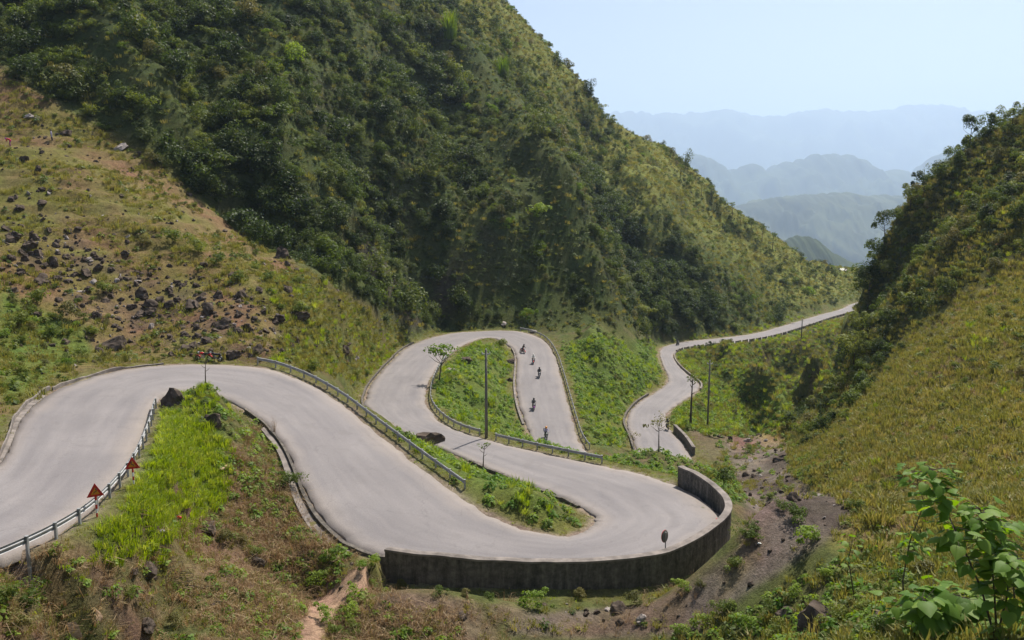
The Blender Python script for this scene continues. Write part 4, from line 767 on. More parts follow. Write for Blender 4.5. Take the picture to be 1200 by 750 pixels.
bA = hit(1168, 748); big_sapling(bA, [[(0, 0, -.2), rel_px(bA, 1150, 690), rel_px(bA, 1128, 640, .2), rel_px(bA, 1112, 605, .3), rel_px(bA, 1092, 550, .3)], [(0, 0, 0), rel_px(bA, 1165, 690, .4), rel_px(bA, 1160, 640, .5), rel_px(bA, 1148, 595, .5)], [(0, 0, 0), rel_px(bA, 1180, 700, -.3), rel_px(bA, 1185, 650, -.4)]], 'tall sapling with large glossy heart-shaped leaves on several leaning stems', 105, .43)
bB = hit(1060, 720); big_sapling(bB, [[(0, 0, -.2), rel_px(bB, 1058, 680), rel_px(bB, 1066, 635), rel_px(bB, 1083, 590, .1), rel_px(bB, 1072, 552, .1)]], 'slim bent sapling with heart-shaped leaves only near its top', 70, .40)
bC = hit(1105, 748); big_sapling(bC, [[(0, 0, -.3), rel_px(bC, 1098, 725, -.3), rel_px(bC, 1080, 700, -.5)], [(0, 0, -.3), rel_px(bC, 1120, 720, -.3), rel_px(bC, 1130, 700, -.4)]], 'low sapling with the largest pale green leaves in a heap', 55, .66)
bE = hit(1192, 735); big_sapling(bE, [[(0, 0, -.2), rel_px(bE, 1188, 690), rel_px(bE, 1180, 650), rel_px(bE, 1172, 610)]], 'upright sapling with dense leaves behind the tallest sapling', 60, .4)
bF = hit(1075, 752); big_sapling(bF, [[(0, 0, -.3), rel_px(bF, 1070, 728, -.2), rel_px(bF, 1052, 705, -.3)], [(0, 0, -.3), rel_px(bF, 1085, 722, .2), rel_px(bF, 1092, 690, .2)]], 'low spreading sapling with broad leaves beside the leaf heap', 45, .42)
bD = hit(1003, 708); big_sapling(bD, [[(0, 0, -.2), rel_px(bD, 998, 680), rel_px(bD, 994, 655), rel_px(bD, 1000, 630)]], 'short sapling with a few dark leaves beside the foreground boulder', 18, .36)

# ------------------------------------------------------------------ boulders
def boulder(name, mat, seed, flatz=.75):
    bm = bmesh.new(); bmesh.ops.create_icosphere(bm, subdivisions=3, radius=1); r = random.Random(seed); cuts = [(Vector((r.gauss(0, 1), r.gauss(0, 1), r.gauss(0, .8))).normalized(), r.uniform(.42, .8)) for _ in range(15)]
    for v_ in bm.verts:
        p = v_.co.copy()
        for nn, d in cuts:
            e = p.dot(nn) - d
            if e > 0: p -= nn * e * .9
        p *= 1 + .24 * mnoise.fractal(p * 2.2 + Vector((seed, 0, 0)), 1.0, 2.0, 4); v_.co = Vector((p.x, p.y * .85, p.z * flatz))
    me = bpy.data.meshes.new(name); bm.to_mesh(me); bm.free(); me.materials.append(mat); return me
ROCK = [boulder('boulder', M['rock'], i, f) for i, f in enumerate((.7, .8, .6, .9, .65, .75))]; PALE = [boulder('pale_boulder', M['paler'], 20 + i, .65) for i in range(2)]; SLAB = boulder('slab', M['slab'], 30, .3)
def rock(u_, v_, s_, me, label, group=None, sink=.45):
    p = hit(u_, v_); o = link('boulder', me, None, p + Vector((0, 0, s_ * (.5 - sink) * .6))); o.scale = (s_, s_ * random.uniform(.8, 1.1), s_ * random.uniform(.8, 1.1)); o.rotation_euler = (random.uniform(-.25, .25), random.uniform(-.25, .25), random.uniform(0, 6.28)); return tag(o, label, 'rock', group)
rock(207,474,1.7,ROCK[0],'big black boulder beside the end of the near guardrail'); rock(249,497,1.05,ROCK[3],'dark split boulder on the grassy knob inside the first bend'); rock(205,507,.45,ROCK[1],'small dark rock low on the knob behind the near guardrail')
rock(503,521,2.2,ROCK[2],'large grey-brown boulder on the bank above the middle rail'); rock(262,550,.8,SLAB,'flat sandy slab lying on the soil bank'); rock(130,408,2.1,ROCK[4],'large dark boulder on the bank right above the first bend')
rock(186,356,1.1,ROCK[3],'dark upright boulder alone on the stony field'); rock(243,364,1.2,ROCK[1],'dark boulder at the upper edge of the rubble'); rock(264,382,1.3,ROCK[0],'dark twin-topped boulder in the rubble above the road')
rock(961,738,1.5,ROCK[3],'large angular dark boulder among foreground bushes'); rock(920,728,1.0,ROCK[1],'lower dark boulder half hidden by foreground bushes'); rock(1035,722,.7,ROCK[4],'mossy grey boulder behind the foreground bushes')
rock(625,390,1.1,PALE[0],'pale boulder where the loop rail begins'); rock(590,382,1.0,PALE[1],'pale round rock under the cliff behind the loop'); rock(527,436,1.3,PALE[0],'pale rock beside the spreading tree on the loop island'); rock(545,425,1.3,ROCK[2],'dark rock behind the spreading tree on the loop island'); rock(600,425,1.2,ROCK[5],'dark rock on the steep edge of the loop island'); rock(597,447,.9,ROCK[0],'small dark rock below the top of the loop island')
rock(172,672,.7,ROCK[5],'grey mossy rock on the eroded slope below the bright grass'); rock(245,622,.9,ROCK[2],'dark stump-like rock in the eroded hollow'); rock(300,665,.6,ROCK[1],'grey rock under the scrubby bushes on the spur'); rock(845,513,.8,ROCK[4],'black rock at the foot of the utility pole')
for u_, v_ in ((687,720),(700,718),(712,716)): rock(u_, v_, .28, PALE[0] if u_ > 705 else ROCK[1], 'small loose stone on the gully floor before the parapet', 'loose stones before the parapet')
cnt = 0
while cnt < 270:
    u_ = random.uniform(0, 430); v_ = 255 + .33 * u_ + random.gauss(20, 55)
    if polymask(np.array([u_]), np.array([v_]), FIELD, 4)[0] < .6: continue
    inz = polymask(np.array([u_]), np.array([v_]), ROCKZ, 20)[0]
    if random.random() > .16 + .84 * inz: continue
    p = hit(u_, v_)
    if RDIST(np.array([p.x]), np.array([p.y]))[0] < 2.0: continue
    sz = min(1.5, .30 * math.exp(random.gauss(.35, .55))); pale_ = sz < .5 and random.random() < .06; inR = polymask(np.array([u_]), np.array([v_]), ROCKZ, 4)[0] > .5
    nb_ = min(((math.hypot(u_ - a, v_ - b), t) for a, b, t in ((130, 405, 'near the large dark boulder above the bend'), (186, 356, 'near the lone upright boulder'), (243, 364, 'strewn along the upper rubble margin'), (264, 382, 'near the dark twin-topped boulder'), (245, 418, 'just above the parked motorbikes'), (310, 415, 'near the start of the middle guardrail'), (40, 375, 'above the green thicket by the first bend'), (30, 290, 'at the far end of the rubble'), (100, 300, 'in the middle of the upper rubble'), (215, 300, 'under the bushes on the field'), (390, 400, 'on the bank towards the loop'))))[1]
    rock(u_, v_, sz, ROCK[cnt % 6] if not pale_ else PALE[cnt % 2], ('big ' if sz > .7 else 'small ' if sz < .3 else '') + ('pale' if pale_ else 'dark') + (' boulder ' if sz >= .3 else ' stone ') + nb_, 'boulders on the stony field'); cnt += 1
rock(33,138,1.1,PALE[0],'pale limestone outcrop high on the stony field'); rock(44,140,.8,PALE[1],'smaller pale outcrop block beside the limestone outcrop')
# small stones as one scatter
X, Y, Z, u, v = cand(-120, 60, 35, 170, .9); k = (rng.random(len(X)) < .15 * polymask(u, v, FIELD, 5) + 1.0 * polymask(u, v, ROCKZ, 15) * polymask(u, v, FIELD, 5) + .10 * polymask(u, v, SPUR, 5) + .30 * polymask(u, v, WASH, 5)) & (RDIST(X, Y) > .8)
P = np.stack([X[k], Y[k], Z[k]], 1); m = len(P); s = np.exp(rng.normal(-1.6, .6, m)); scatter('loose_stones', ROCK[:4] + PALE, P, rng.uniform(0, 6.28, (m, 3)), np.stack([s, s, s], 1), rng.choice(6, m, p=[.24, .24, .22, .18, .06, .06]).astype(np.int32), 'small loose stones strewn over field and slope', 'stones')

# ------------------------------------------------------------------ guardrails
def guardrail(side, s0, s1, off, label):
    pts = [edge(side, s, off) for s in np.linspace(s0, s1, int(abs(s1 - s0) * 10) + 2)]; P = np.array(pts); L = np.concatenate([[0], np.cumsum(np.linalg.norm(np.diff(P, axis=0), axis=1))])
    k = max(2, int(round(L[-1] / 2.0))); at = np.linspace(0, L[-1], k + 1); Q = np.stack([np.interp(at, L, P[:, j]) for j in range(3)], 1)
    base = Vector(Q[0]); g = empty('guardrail', base); prof = [(0, .0), (.05, .03), (.05, .09), (0, .13), (0, .18), (.05, .22), (.05, .28), (0, .31)]; V = []; Fc = []
    fine = np.linspace(0, L[-1], k * 4 + 1); FQ = np.stack([np.interp(fine, L, P[:, j]) for j in range(3)], 1); sg = 1 if side == 'L' else -1; n_ = len(prof)
    for i in range(len(FQ)):
        t = FQ[min(i + 1, len(FQ) - 1)] - FQ[max(i - 1, 0)]; nn = np.array([t[1], -t[0], 0]); nn /= np.linalg.norm(nn); nn *= (1 if s1 > s0 else -1) * sg       # towards the road
        for face in (0, 1):
            for a, z in prof: V.append(FQ[i] + nn * (a + .03 - .012 * face) + np.array([0, 0, .47 + z]) - np.array(base))
    for i in range(len(FQ) - 1):
        for face in (0, 1):
            a = i * 2 * n_ + face * n_; b = a + 2 * n_
            for j in range(n_ - 1): Fc.append((a + j, a + j + 1, b + j + 1, b + j))
        for j in (0, n_ - 1): a = i * 2 * n_ + j; Fc.append((a, a + n_, a + 3 * n_, a + 2 * n_))
    link('rail', mesh('rail', V, Fc, M['steel'], False), g)
    for i in range(k + 1):
        p = Vector(Q[i]); gz = float(H(p.x, p.y)[0]); t = Q[min(i + 1, k)] - Q[max(i - 1, 0)]; rz_ = math.atan2(t[1], t[0]); b = MB(); z1 = p.z + .80; b.box(p - base + Vector((0, 0, (z1 + gz - .4) / 2 - p.z)), (.11, .11, z1 - gz + .4), rz_); b.box(p - base + Vector((0, 0, .80)), (.15, .15, .03), rz_); b.build('post', M['steel'], g)
    for i in (0, k):
        b = MB(); p = Vector(Q[i]) - base; b.tube([p + Vector((0, 0, .46)), p + Vector((0, 0, .79))], .07, 8); b.build('end_cap', M['steel'], g)
    return tag(g, label, 'guardrail', 'steel guardrails along the road')
guardrail('R', .4, 6.95, .75, 'long curved steel guardrail behind the two triangular signs'); guardrail('L', 10.0, 15.35, 1.1, 'steel guardrail along the middle road starting by the parked motorbikes'); guardrail('R', 27.25, 31.7, .8, 'curved steel guardrail round the loop island'); guardrail('R', 24.9, 26.85, .8, 'straight steel guardrail from the utility pole to the crop terrace'); guardrail('L', 36.1, 42.2, .7, 'long steel guardrail on the outer side of the loop with motorbikes')

# ------------------------------------------------------------------ parapet, kerbs, walls
def wall_along(name, side, s0, s1, off, thick, top, bottom, mats, label, cat, coping=None, group=None, step=10, wob=0.0):
    ss = np.linspace(s0, s1, int(abs(s1 - s0) * step) + 2); A = [edge(side, s, off) for s in ss]; Bq = [edge(side, s, off + thick) for s in ss]; base = Vector(A[0]); V = []; Fc = []; n_ = len(ss); bt = bottom if callable(bottom) else (lambda s: bottom)
    for i in range(n_):
        wz = wob * float(fbm(np.array([ss[i] * 3]), np.array([1.0]), 2, 7)[0])
        tp = top(ss[i]) if callable(top) else top
        for q, z in ((A[i], tp + wz), (Bq[i], tp + wz), (Bq[i], bt(ss[i])), (A[i], bt(ss[i]))): V.append(Vector(q) + Vector((0, 0, z)) - base)
    for i in range(n_ - 1):
        a = i * 4; b = a + 4
        for j in range(4): Fc.append((a + j, a + (j + 1) % 4, b + (j + 1) % 4, b + j))
    Fc += [(0, 3, 2, 1), tuple((n_ - 1) * 4 + j for j in (0, 1, 2, 3))]; me = mesh(name, V, Fc, mats)
    if coping is None: return tag(link(name, me, None, base), label, cat, group)
    o = empty(name, base); link('wall_body', me, o); V = []; Fc = []; oh, hh = .05, .16
    for s in ss:
        a = edge(side, s, off - oh); b = edge(side, s, off + thick + oh); wz = wob * float(fbm(np.array([s * 3]), np.array([1.0]), 2, 7)[0])
        tp = top(s) if callable(top) else top
        for q, z in ((a, tp + hh - .03), ((a + b) / 2, tp + hh), (b, tp + hh - .03), (b, tp - .01), (a, tp - .01)): V.append(Vector(q) + Vector((0, 0, z + wz)) - base)
    for i in range(n_ - 1):
        a = i * 5; b = a + 5
        for j in range(5): Fc.append((a + j, a + (j + 1) % 5, b + (j + 1) % 5, b + j))
    Fc += [(4, 3, 2, 1, 0), tuple((n_ - 1) * 5 + j for j in range(5))]; link('coping', mesh('coping', V, Fc, coping), o); return tag(o, label, cat, group)
wall_along('parapet_wall', 'R', PARA0, PARA1, .35, .45, lambda s: float(np.interp(s, [16.3, 20, 23.4], [.75, .85, 1.55])), lambda s: -3.6, M['mould'], 'long dark curved parapet wall round the hairpin bend', 'wall', M['concrete'], step=16, wob=.05)
kg = 'concrete kerbs along the road'
wall_along('kerb', 'R', 10.7, 16.28, .25, .30, .22, -.9, M['mould'], 'low dark kerb below the grassy knob down to the parapet', 'kerb', None, kg, wob=.1)
wall_along('kerb', 'L', 22.3, 25.7, .20, .28, .26, -.9, M['mould'], 'low dark kerb round the bank inside the parapet bend', 'kerb', None, kg, wob=.1)
wall_along('kerb', 'L', 2.2, 6.2, 1.0, .25, .18, -.8, M['concrete'], 'pale ditch kerb at the foot of the field above the first bend', 'kerb', None, kg, wob=.15)
wall_along('kerb', 'L', 6.2, 8.6, .5, .22, .14, -.8, M['concrete'], 'thin pale kerb under the large dark boulder', 'kerb', None, kg, wob=.15)
wall_along('kerb', 'R', 36.9, 40.9, .3, .35, .25, -.9, M['concrete'], 'concrete kerb on the inner side of the loop', 'kerb', None, kg, wob=.1)
wall_along('kerb', 'L', 28.8, 33.2, .3, .25, .25, -.9, M['mould'], 'dark kerb on the left of the road climbing into the loop', 'kerb', None, kg, wob=.1)
wall_along('kerb', 'L', 46.6, 49.6, .3, .3, .35, -.9, M['mould'], 'dark kerb beside the lower road under the green bank', 'kerb', None, kg, wob=.1)
wall_along('kerb', 'R', 50.6, 54.0, .3, .35, .4, -.9, M['concrete'], 'pale kerb on the outer side of the lower bend', 'kerb', None, kg, wob=.1)
wall_along('parapet_wall', 'R', 46.8, 47.75, .4, .4, 1.0, -2.5, M['mould'], 'short dark parapet wall near the two tall slender poles', 'wall', M['concrete'], step=12)
wall_along('drain_channel', 'R', 11.4, 15.6, .6, .75, -.02, -.9, M['concrete'], 'pale concrete drain beside the kerb below the grassy knob', 'drain', None, None, wob=.12)
wall_along('drain_channel', 'L', 2.4, 5.9, .15, .8, -.01, -.9, M['concrete'], 'dusty concrete drain at the foot of the field', 'drain', None, None, wob=.08)
# guard blocks along the far road
nb = 0; acc = 9; prev = None
for s in np.linspace(53.8, 62.2, 500):
    q = edge('R', s, .5)
    if prev is not None: acc += np.linalg.norm(q - prev)
    if acc >= 3.4:
        acc = 0; t = edge('R', s + .05, .5) - q; b = MB(); b.box((0, 0, .1), (2.3, .4, 1.3), 0, 0, .96); o = link('guard_block', b.me('guard_block', M['concrete']), None, q); o.rotation_euler = (0, 0, math.atan2(t[1], t[0])); tag(o, 'low concrete guard block on the outer edge of the far road', 'guard block', 'guard blocks on the far road'); nb += 1
    prev = q

# ------------------------------------------------------------------ utility poles
def pole(u_, vb, vt, label, arm=True):
    p = hit(u_, vb); o = empty('utility_pole', p); top = Vector(at_y(u_, vt, p.y)); h = top.z - p.z; b = MB(); b.tube([(0, 0, -.4), (0, 0, h * .5), (0, 0, h)], [.17, .145, .115], 10); b.build('pole_shaft', M['polewood'], o, True)
    b = MB(); b.box((0, 0, h - .45), (.9, .09, .09)); b.build('cross_arm', M['steel'], o)
    for x in (-.4, 0, .4):
        b = MB(); b.tube([(x, 0, h - .40 if x else h), (x, 0, h - .28 if x else h + .10), (x, 0, h - .22 if x else h + .18)], [.045, .06, .03], 8); b.build('insulator', M['white'], o)
    if arm: b = MB(); b.box((.16, 0, h * .55), (.22, .2, .42)); b.build('meter_box', M['polewood'], o)
    return tag(o, label, 'pole')
pole(570, 514, 410, 'grey utility pole standing between two guardrail ends', False); pole(829, 502, 423, 'grey utility pole with a small box in the lush field', True); pole(939, 397, 374, 'small distant utility pole beside the far road', False)

# ------------------------------------------------------------------ signs
def ground_at(u_, v_): return hit(u_, v_)
def triangle_sign(u_, vb, vt, rz_, label, sq):
    p = hit(u_, vb); top = at_y(u_ - 2, vt, p.y); h = top[2] - p.z; o = empty('warning_sign', p, rz_); a = .78; th = a * .866; b = MB(); nst = 7; hp = h - th * .35
    for i in range(nst):
        b.tube([(0, .03, -.3 if i == 0 else hp * i / nst), (0, .03, hp * (i + 1) / nst)], .045, 8, m=i % 2)
    b.build('striped_post', [M['red'], M['white']], o)
    def tri(sz, y0, y1, cz):
        t = sz * .866; V = [(-sz / 2, y0, cz - t / 3), (sz / 2, y0, cz - t / 3), (0, y0, cz + t * 2 / 3), (-sz / 2, y1, cz - t / 3), (sz / 2, y1, cz - t / 3), (0, y1, cz + t * 2 / 3)]; return V, [(0, 1, 2), (5, 4, 3), (0, 3, 4, 1), (1, 4, 5, 2), (2, 5, 3, 0)]
    cz = h - th * 2 / 3; b = MB(); b.add(*tri(a, -.035, -.015, cz)); pl = b.build('sign_plate', M['red'], o); b = MB(); b.add(*tri(a * .52, -.041, -.0352, cz)); b.build('yellow_field', M['yellow'], pl)
    b = MB(); q = [(-.06 * sq, -.08), (-.06 * sq, .0), (.05 * sq, .04), (.05 * sq, .14)]; b.tube([(x, -.047, cz + z) for x, z in q], .018, 6); b.tube([(q[-1][0], -.047, cz + q[-1][1]), (q[-1][0], -.047, cz + q[-1][1] + .06)], [.045, .002], 6); b.build('bend_arrow', M['blackp'], pl)
    return tag(o, label, 'road sign', 'triangular warning signs')
triangle_sign(114, 608, 566, .5, 'triangular warning sign on striped post standing in low weeds', 1); triangle_sign(157, 572, 535, .35, 'triangular warning sign on striped post standing in bright grass', -1)
pm_ = edge('R', 20.05, .05); o = empty('traffic_mirror', Vector(pm_) + Vector((0, 0, -.1)), 0); b = MB(); b.tube([(0, 0, -.3), (0, 0, 2.05)], .04, 8); b.build('post', M['steel'], o)
ax = Vector((-.75, .65, -.12)).normalized(); a_ = ax.orthogonal().normalized(); b_ = ax.cross(a_); cm = Vector((0, 0, 1.75)) + ax * .06; b = MB(); n_ = 20
V = [cm + (a_ * math.cos(6.2832 * i / n_) + b_ * math.sin(6.2832 * i / n_)) * r_ + ax * d_ for r_, d_ in ((.42, 0), (.42, .03), (.22, -.06)) for i in range(n_)] + [cm - ax * .07]
b.add(V, [(i, (i + 1) % n_, n_ + (i + 1) % n_, n_ + i) for i in range(n_)] + [((i + 1) % n_, i, 2 * n_ + i, 2 * n_ + (i + 1) % n_) for i in range(n_)] + [(2 * n_ + (i + 1) % n_, 2 * n_ + i, 3 * n_) for i in range(n_)]); b.build('mirror_back', M['mirror'], o)
b = MB(); V = [cm + (a_ * math.cos(6.2832 * i / n_) + b_ * math.sin(6.2832 * i / n_)) * r_ + ax * d_ for r_, d_ in ((.36, .035), (.2, .065)) for i in range(n_)] + [cm + ax * .075]; b.add(V, [(i, (i + 1) % n_, n_ + (i + 1) % n_, n_ + i) for i in range(n_)] + [(n_ + i, n_ + (i + 1) % n_, 2 * n_) for i in range(n_)]); b.build('mirror_glass', M['chrome'], o, True)
b = MB(); b.torus(cm + ax * .02, ax, .415, .018, 24, 6); b.build('red_rim', M['red'], o, True); tag(o, 'round traffic mirror with red rim seen from behind at the parapet', 'traffic mirror')
pp = edge('R', 21.2, .0); b = MB(); b.tube([(0, 0, -.3), (0, 0, .55)], .07, 8, 0); b.tube([(0, 0, .55), (0, 0, .85)], .07, 8, 1); tag(link('marker_post', b.me('marker_post', [M['slab'], M['red']]), None, pp), 'short rusty marker post inside the parapet bend', 'post')

# ------------------------------------------------------------------ people and motorbikes
def skin_body(name, joints, edges, rad, mats, pick):
    me = bpy.data.meshes.new('skel'); me.from_pydata(joints, edges, []); ob = bpy.data.objects.new('skel', me); COL.objects.link(ob); sk = ob.modifiers.new('s', 'SKIN'); sb = ob.modifiers.new('d', 'SUBSURF'); sb.levels = 1; sb.render_levels = 1
    for i, r_ in enumerate(rad): me.skin_vertices[0].data[i].radius = (r_, r_)
    me.skin_vertices[0].data[0].use_root = True; bpy.context.view_layer.update(); ev = ob.evaluated_get(bpy.context.evaluated_depsgraph_get()); out = bpy.data.meshes.new_from_object(ev); out.name = name; bpy.data.objects.remove(ob)
    out.materials.clear()
    for m_ in mats: out.materials.append(m_)
    out.polygons.foreach_set('material_index', [pick(p.center) for p in out.polygons]); out.polygons.foreach_set('use_smooth', [True] * len(out.polygons)); return out
BE = [(0, 1), (1, 2), (2, 3), (3, 4), (2, 5), (5, 6), (6, 7), (2, 8), (8, 9), (9, 10), (0, 11), (11, 12), (12, 13), (13, 14), (0, 15), (15, 16), (16, 17), (17, 18)]
BR = [.15, .15, .16, .07, .10, .08, .055, .042, .08, .055, .042, .11, .085, .055, .05, .11, .085, .055, .05]
RIDE = [(0, -.22, .86), (0, -.12, 1.06), (0, -.02, 1.30), (0, .02, 1.44), (0, .05, 1.58), (.2, .0, 1.33), (.31, .17, 1.13), (.33, .42, 1.04), (-.2, .0, 1.33), (-.31, .17, 1.13), (-.33, .42, 1.04), (.12, -.18, .82), (.20, .20, .74), (.17, .05, .36), (.17, .18, .30), (-.12, -.18, .82), (-.20, .20, .74), (-.17, .05, .36), (-.17, .18, .30)]
STAND = [(0, 0, .90), (0, .02, 1.10), (0, .02, 1.34), (0, .03, 1.47), (0, .05, 1.58), (.18, .02, 1.36), (.25, .02, 1.10), (.22, .14, .88), (-.18, .02, 1.36), (-.25, .0, 1.10), (-.22, .10, .86), (.09, 0, .86), (.11, .03, .48), (.11, -.03, .08), (.12, .12, .04), (-.09, 0, .86), (-.13, -.06, .48), (-.13, -.16, .08), (-.13, -.02, .04)]
BEND = [(0, -.1, .86), (0, .10, 1.02), (0, .32, 1.10), (0, .44, 1.10), (0, .55, 1.06), (.18, .34, 1.08), (.22, .42, .82), (.16, .52, .58), (-.18, .34, 1.08), (-.22, .42, .82), (-.16, .52, .58), (.09, -.1, .82), (.11, .06, .46), (.11, -.03, .08), (.12, .12, .04), (-.09, -.1, .82), (-.13, .04, .46), (-.13, -.08, .08), (-.13, .06, .04)]
def motorbike(loc, rz_, body, label, group=None, lean=0.0, box=False):
    o = empty('motorcycle', loc, rz_); o.rotation_euler = (0, lean, rz_)
    for y in (-.62, .62):
        b = MB(); b.torus((0, y, .30), (1, 0, 0), .25, .055, 18, 6); wz = b.build('tyre', M['black'], o, True); b = MB(); b.torus((0, y, .30), (1, 0, 0), .19, .02, 18, 5); b.tube([(-.07, y, .30), (.07, y, .30)], .05, 8)
        for k in range(6): a = k * math.pi / 3; b.tube([(0, y, .30), (0, y + .19 * math.cos(a), .30 + .19 * math.sin(a))], .008, 4)
        b.build('rim', M['chrome'], wz)
    b = MB(); b.tube([(0, .42, .88), (0, .15, .70), (0, -.10, .40), (0, -.62, .32)], .04, 6); b.tube([(0, .2, .72), (0, -.30, .68), (0, -.72, .74)], .035, 6); b.tube([(.1, -.25, .45), (.1, -.62, .30)], .025, 5); b.tube([(-.1, -.25, .45), (-.1, -.62, .30)], .025, 5); b.build('frame', M['blackp'], o)
    b = MB(); b.box((0, .05, .40), (.24, .38, .26)); b.box((0, .12, .56), (.18, .2, .14)); b.build('engine', M['chrome'], o)
    b = MB(); b.sphere((0, .16, .80), .2, (.75, 1.35, .62)); b.build('fuel_tank', body, o, True)
    b = MB(); b.box((0, -.30, .80), (.25, .72, .10), 0, 0, .85); b.sphere((0, -.62, .83), .12, (1, .9, .5)); b.build('seat', M['black'], o, True)
    b = MB(); b.sphere((0, -.62, .72), .16, (.7, 1.4, .55)); b.build('tail_fairing', body, o, True)
    for x in (-.09, .09): b = MB(); b.tube([(x, .40, .95), (x, .62, .30)], .024, 6); b.build('fork', M['chrome'], o)
    b = MB(); b.tube([(-.36, .36, 1.04), (-.16, .42, 1.00), (.16, .42, 1.00), (.36, .36, 1.04)], .018, 6); b.build('handlebar', M['blackp'], o)
    b = MB(); b.sphere((0, .52, .88), .11, (1, .8, 1)); b.build('headlight', M['white'], o, True)
    b = MB(); b.tube([(.14, .12, .30), (.15, -.2, .26), (.16, -.72, .36)], [.025, .03, .05], 7); b.build('exhaust', M['chrome'], o, True)
    for y in (.62, -.62):
        b = MB(); V = []; 
        for k in range(7): a = math.pi * (.15 + .7 * k / 6); V += [(-.07, y + .33 * math.cos(a), .30 + .33 * math.sin(a)), (.07, y + .33 * math.cos(a), .30 + .33 * math.sin(a))]
        b.add(V, [(2 * k, 2 * k + 1, 2 * k + 3, 2 * k + 2) for k in range(6)]); b.build('mudguard', body, o)
    if box: b = MB(); b.box((0, -.82, 1.0), (.5, .4, .38), 0, 0, .92); b.build('top_box', M['blackp'], o)
    return tag(o, label, 'motorcycle', group)
def rider(loc, rz_, jacket, helmet, label, lean=0.0, group=None):
    me = skin_body('person', RIDE, BE, BR, [jacket, M['denim'], M['skin'], M['black']], lambda c: (2 if (c.y > .36 and c.z > .95 and abs(c.x) > .25) or c.z > 1.42 else 0) if c.z > .93 else (3 if c.z < .40 else 1))
    o = link('person', me, None, loc); o.rotation_euler = (0, lean, rz_); b = MB(); b.sphere((0, .04, 1.60), .155, (1, 1.1, 1.05), 14, 9); b.build('helmet', helmet, o, True); return tag(o, label, 'person', group)
def on_road(u_, v_):
    p = hit(u_, v_)
    for _ in range(3):
        i = int(np.argmin(((RC[:, :2] - np.array([p.x, p.y])) ** 2).sum(1))); p = Vector(at_z(u_, v_, RC[i, 2] + .06))
    t = RC[min(i + 1, len(RC) - 1)] - RC[max(i - 1, 0)]; return p, math.atan2(t[1], t[0]) - math.pi / 2
g1, g2 = 'motorcycles on the road', 'people riding motorcycles'
for u_, v_, body, jk, hm, lb, lr, ln, bx_, dr in [
   (612, 414, M['red'], M['blackp'], M['blackp'], 'red motorcycle leaning into the top of the loop', 'person in black leaning into the loop on a red motorcycle', -.22, False, .5),
   (625, 426, M['red'], M['white'], M['white'], 'red motorcycle second in the line on the loop', 'person in white riding the red motorcycle on the loop', 0, False, 0),
   (632, 442, M['grey'], M['blackp'], M['blackp'], 'grey motorcycle third in the line on the loop', 'person in black with black helmet riding the grey motorcycle', 0, True, 0),
   (625.5, 479.5, M['purple'], M['grey'], M['blackp'], 'dark purple motorcycle halfway down the loop', 'person in grey with black helmet halfway down the loop', 0, True, 0),
   (640, 514, M['blackp'], M['lav'], M['orange'], 'black motorcycle leading the line above the straight guardrail', 'person in pale blue with orange helmet riding the black motorcycle', 0, True, 0),
   (794, 405, M['blackp'], M['grey'], M['blackp'], 'tiny dark motorcycle at the far bend under the cliff', 'person on the motorcycle at the far bend under the cliff', 0, False, 0),
   (782, 503, M['blackp'], M['blackp'], M['blackp'], 'dark motorcycle on the lower road before the short parapet', 'person in black riding on the lower road before the short parapet', 0, False, 0)]:
    p, rz_ = on_road(u_, v_); motorbike(p, rz_ + dr, body, lb, g1, ln, bx_); rider(p, rz_ + dr, jk, hm, lr, ln, g2)
for u_, v_, body, lb, rz_ in ((239, 424, M['red'], 'red motorcycle parked in the grass by the first bend', 1.45), (252, 424, M['blackp'], 'dark motorcycle parked beside the red one by the first bend', 1.2)):
    p = hit(u_, v_); p.z = float(H(p.x, p.y)[0]); motorbike(p, rz_, body, lb, 'parked motorcycles')
for J, u_, v_, jk, lg, lb in ((BEND, 12, 171, M['crim'], M['purple'], 'person in crimson and purple bending over on the stony field'), (STAND, 61, 168, M['lav'], M['denim'], 'person in pale lavender top standing on the stony field')):
    me = skin_body('person', J, BE, BR, [jk, lg, M['skin'], M['black']], lambda c, J=J: (2 if ((Vector(c) - Vector(J[4])).length < .2 or (Vector(c) - Vector(J[7])).length < .1 or (Vector(c) - Vector(J[10])).length < .1) else (0 if c.z > .84 or (abs(c.x) > .15 and c.z > .6) else 1)))
    p = hit(u_, v_); o = link('person', me, None, p); o.rotation_euler = (0, 0, 2.0); b = MB(); b.sphere(Vector(J[4]) + Vector((0, -.02, .04)), .125, (1, 1.05, 1), 12, 8); b.build('headscarf' if J is BEND else 'hair', M['purple'] if J is BEND else M['black'], o, True); tag(o, lb, 'person')

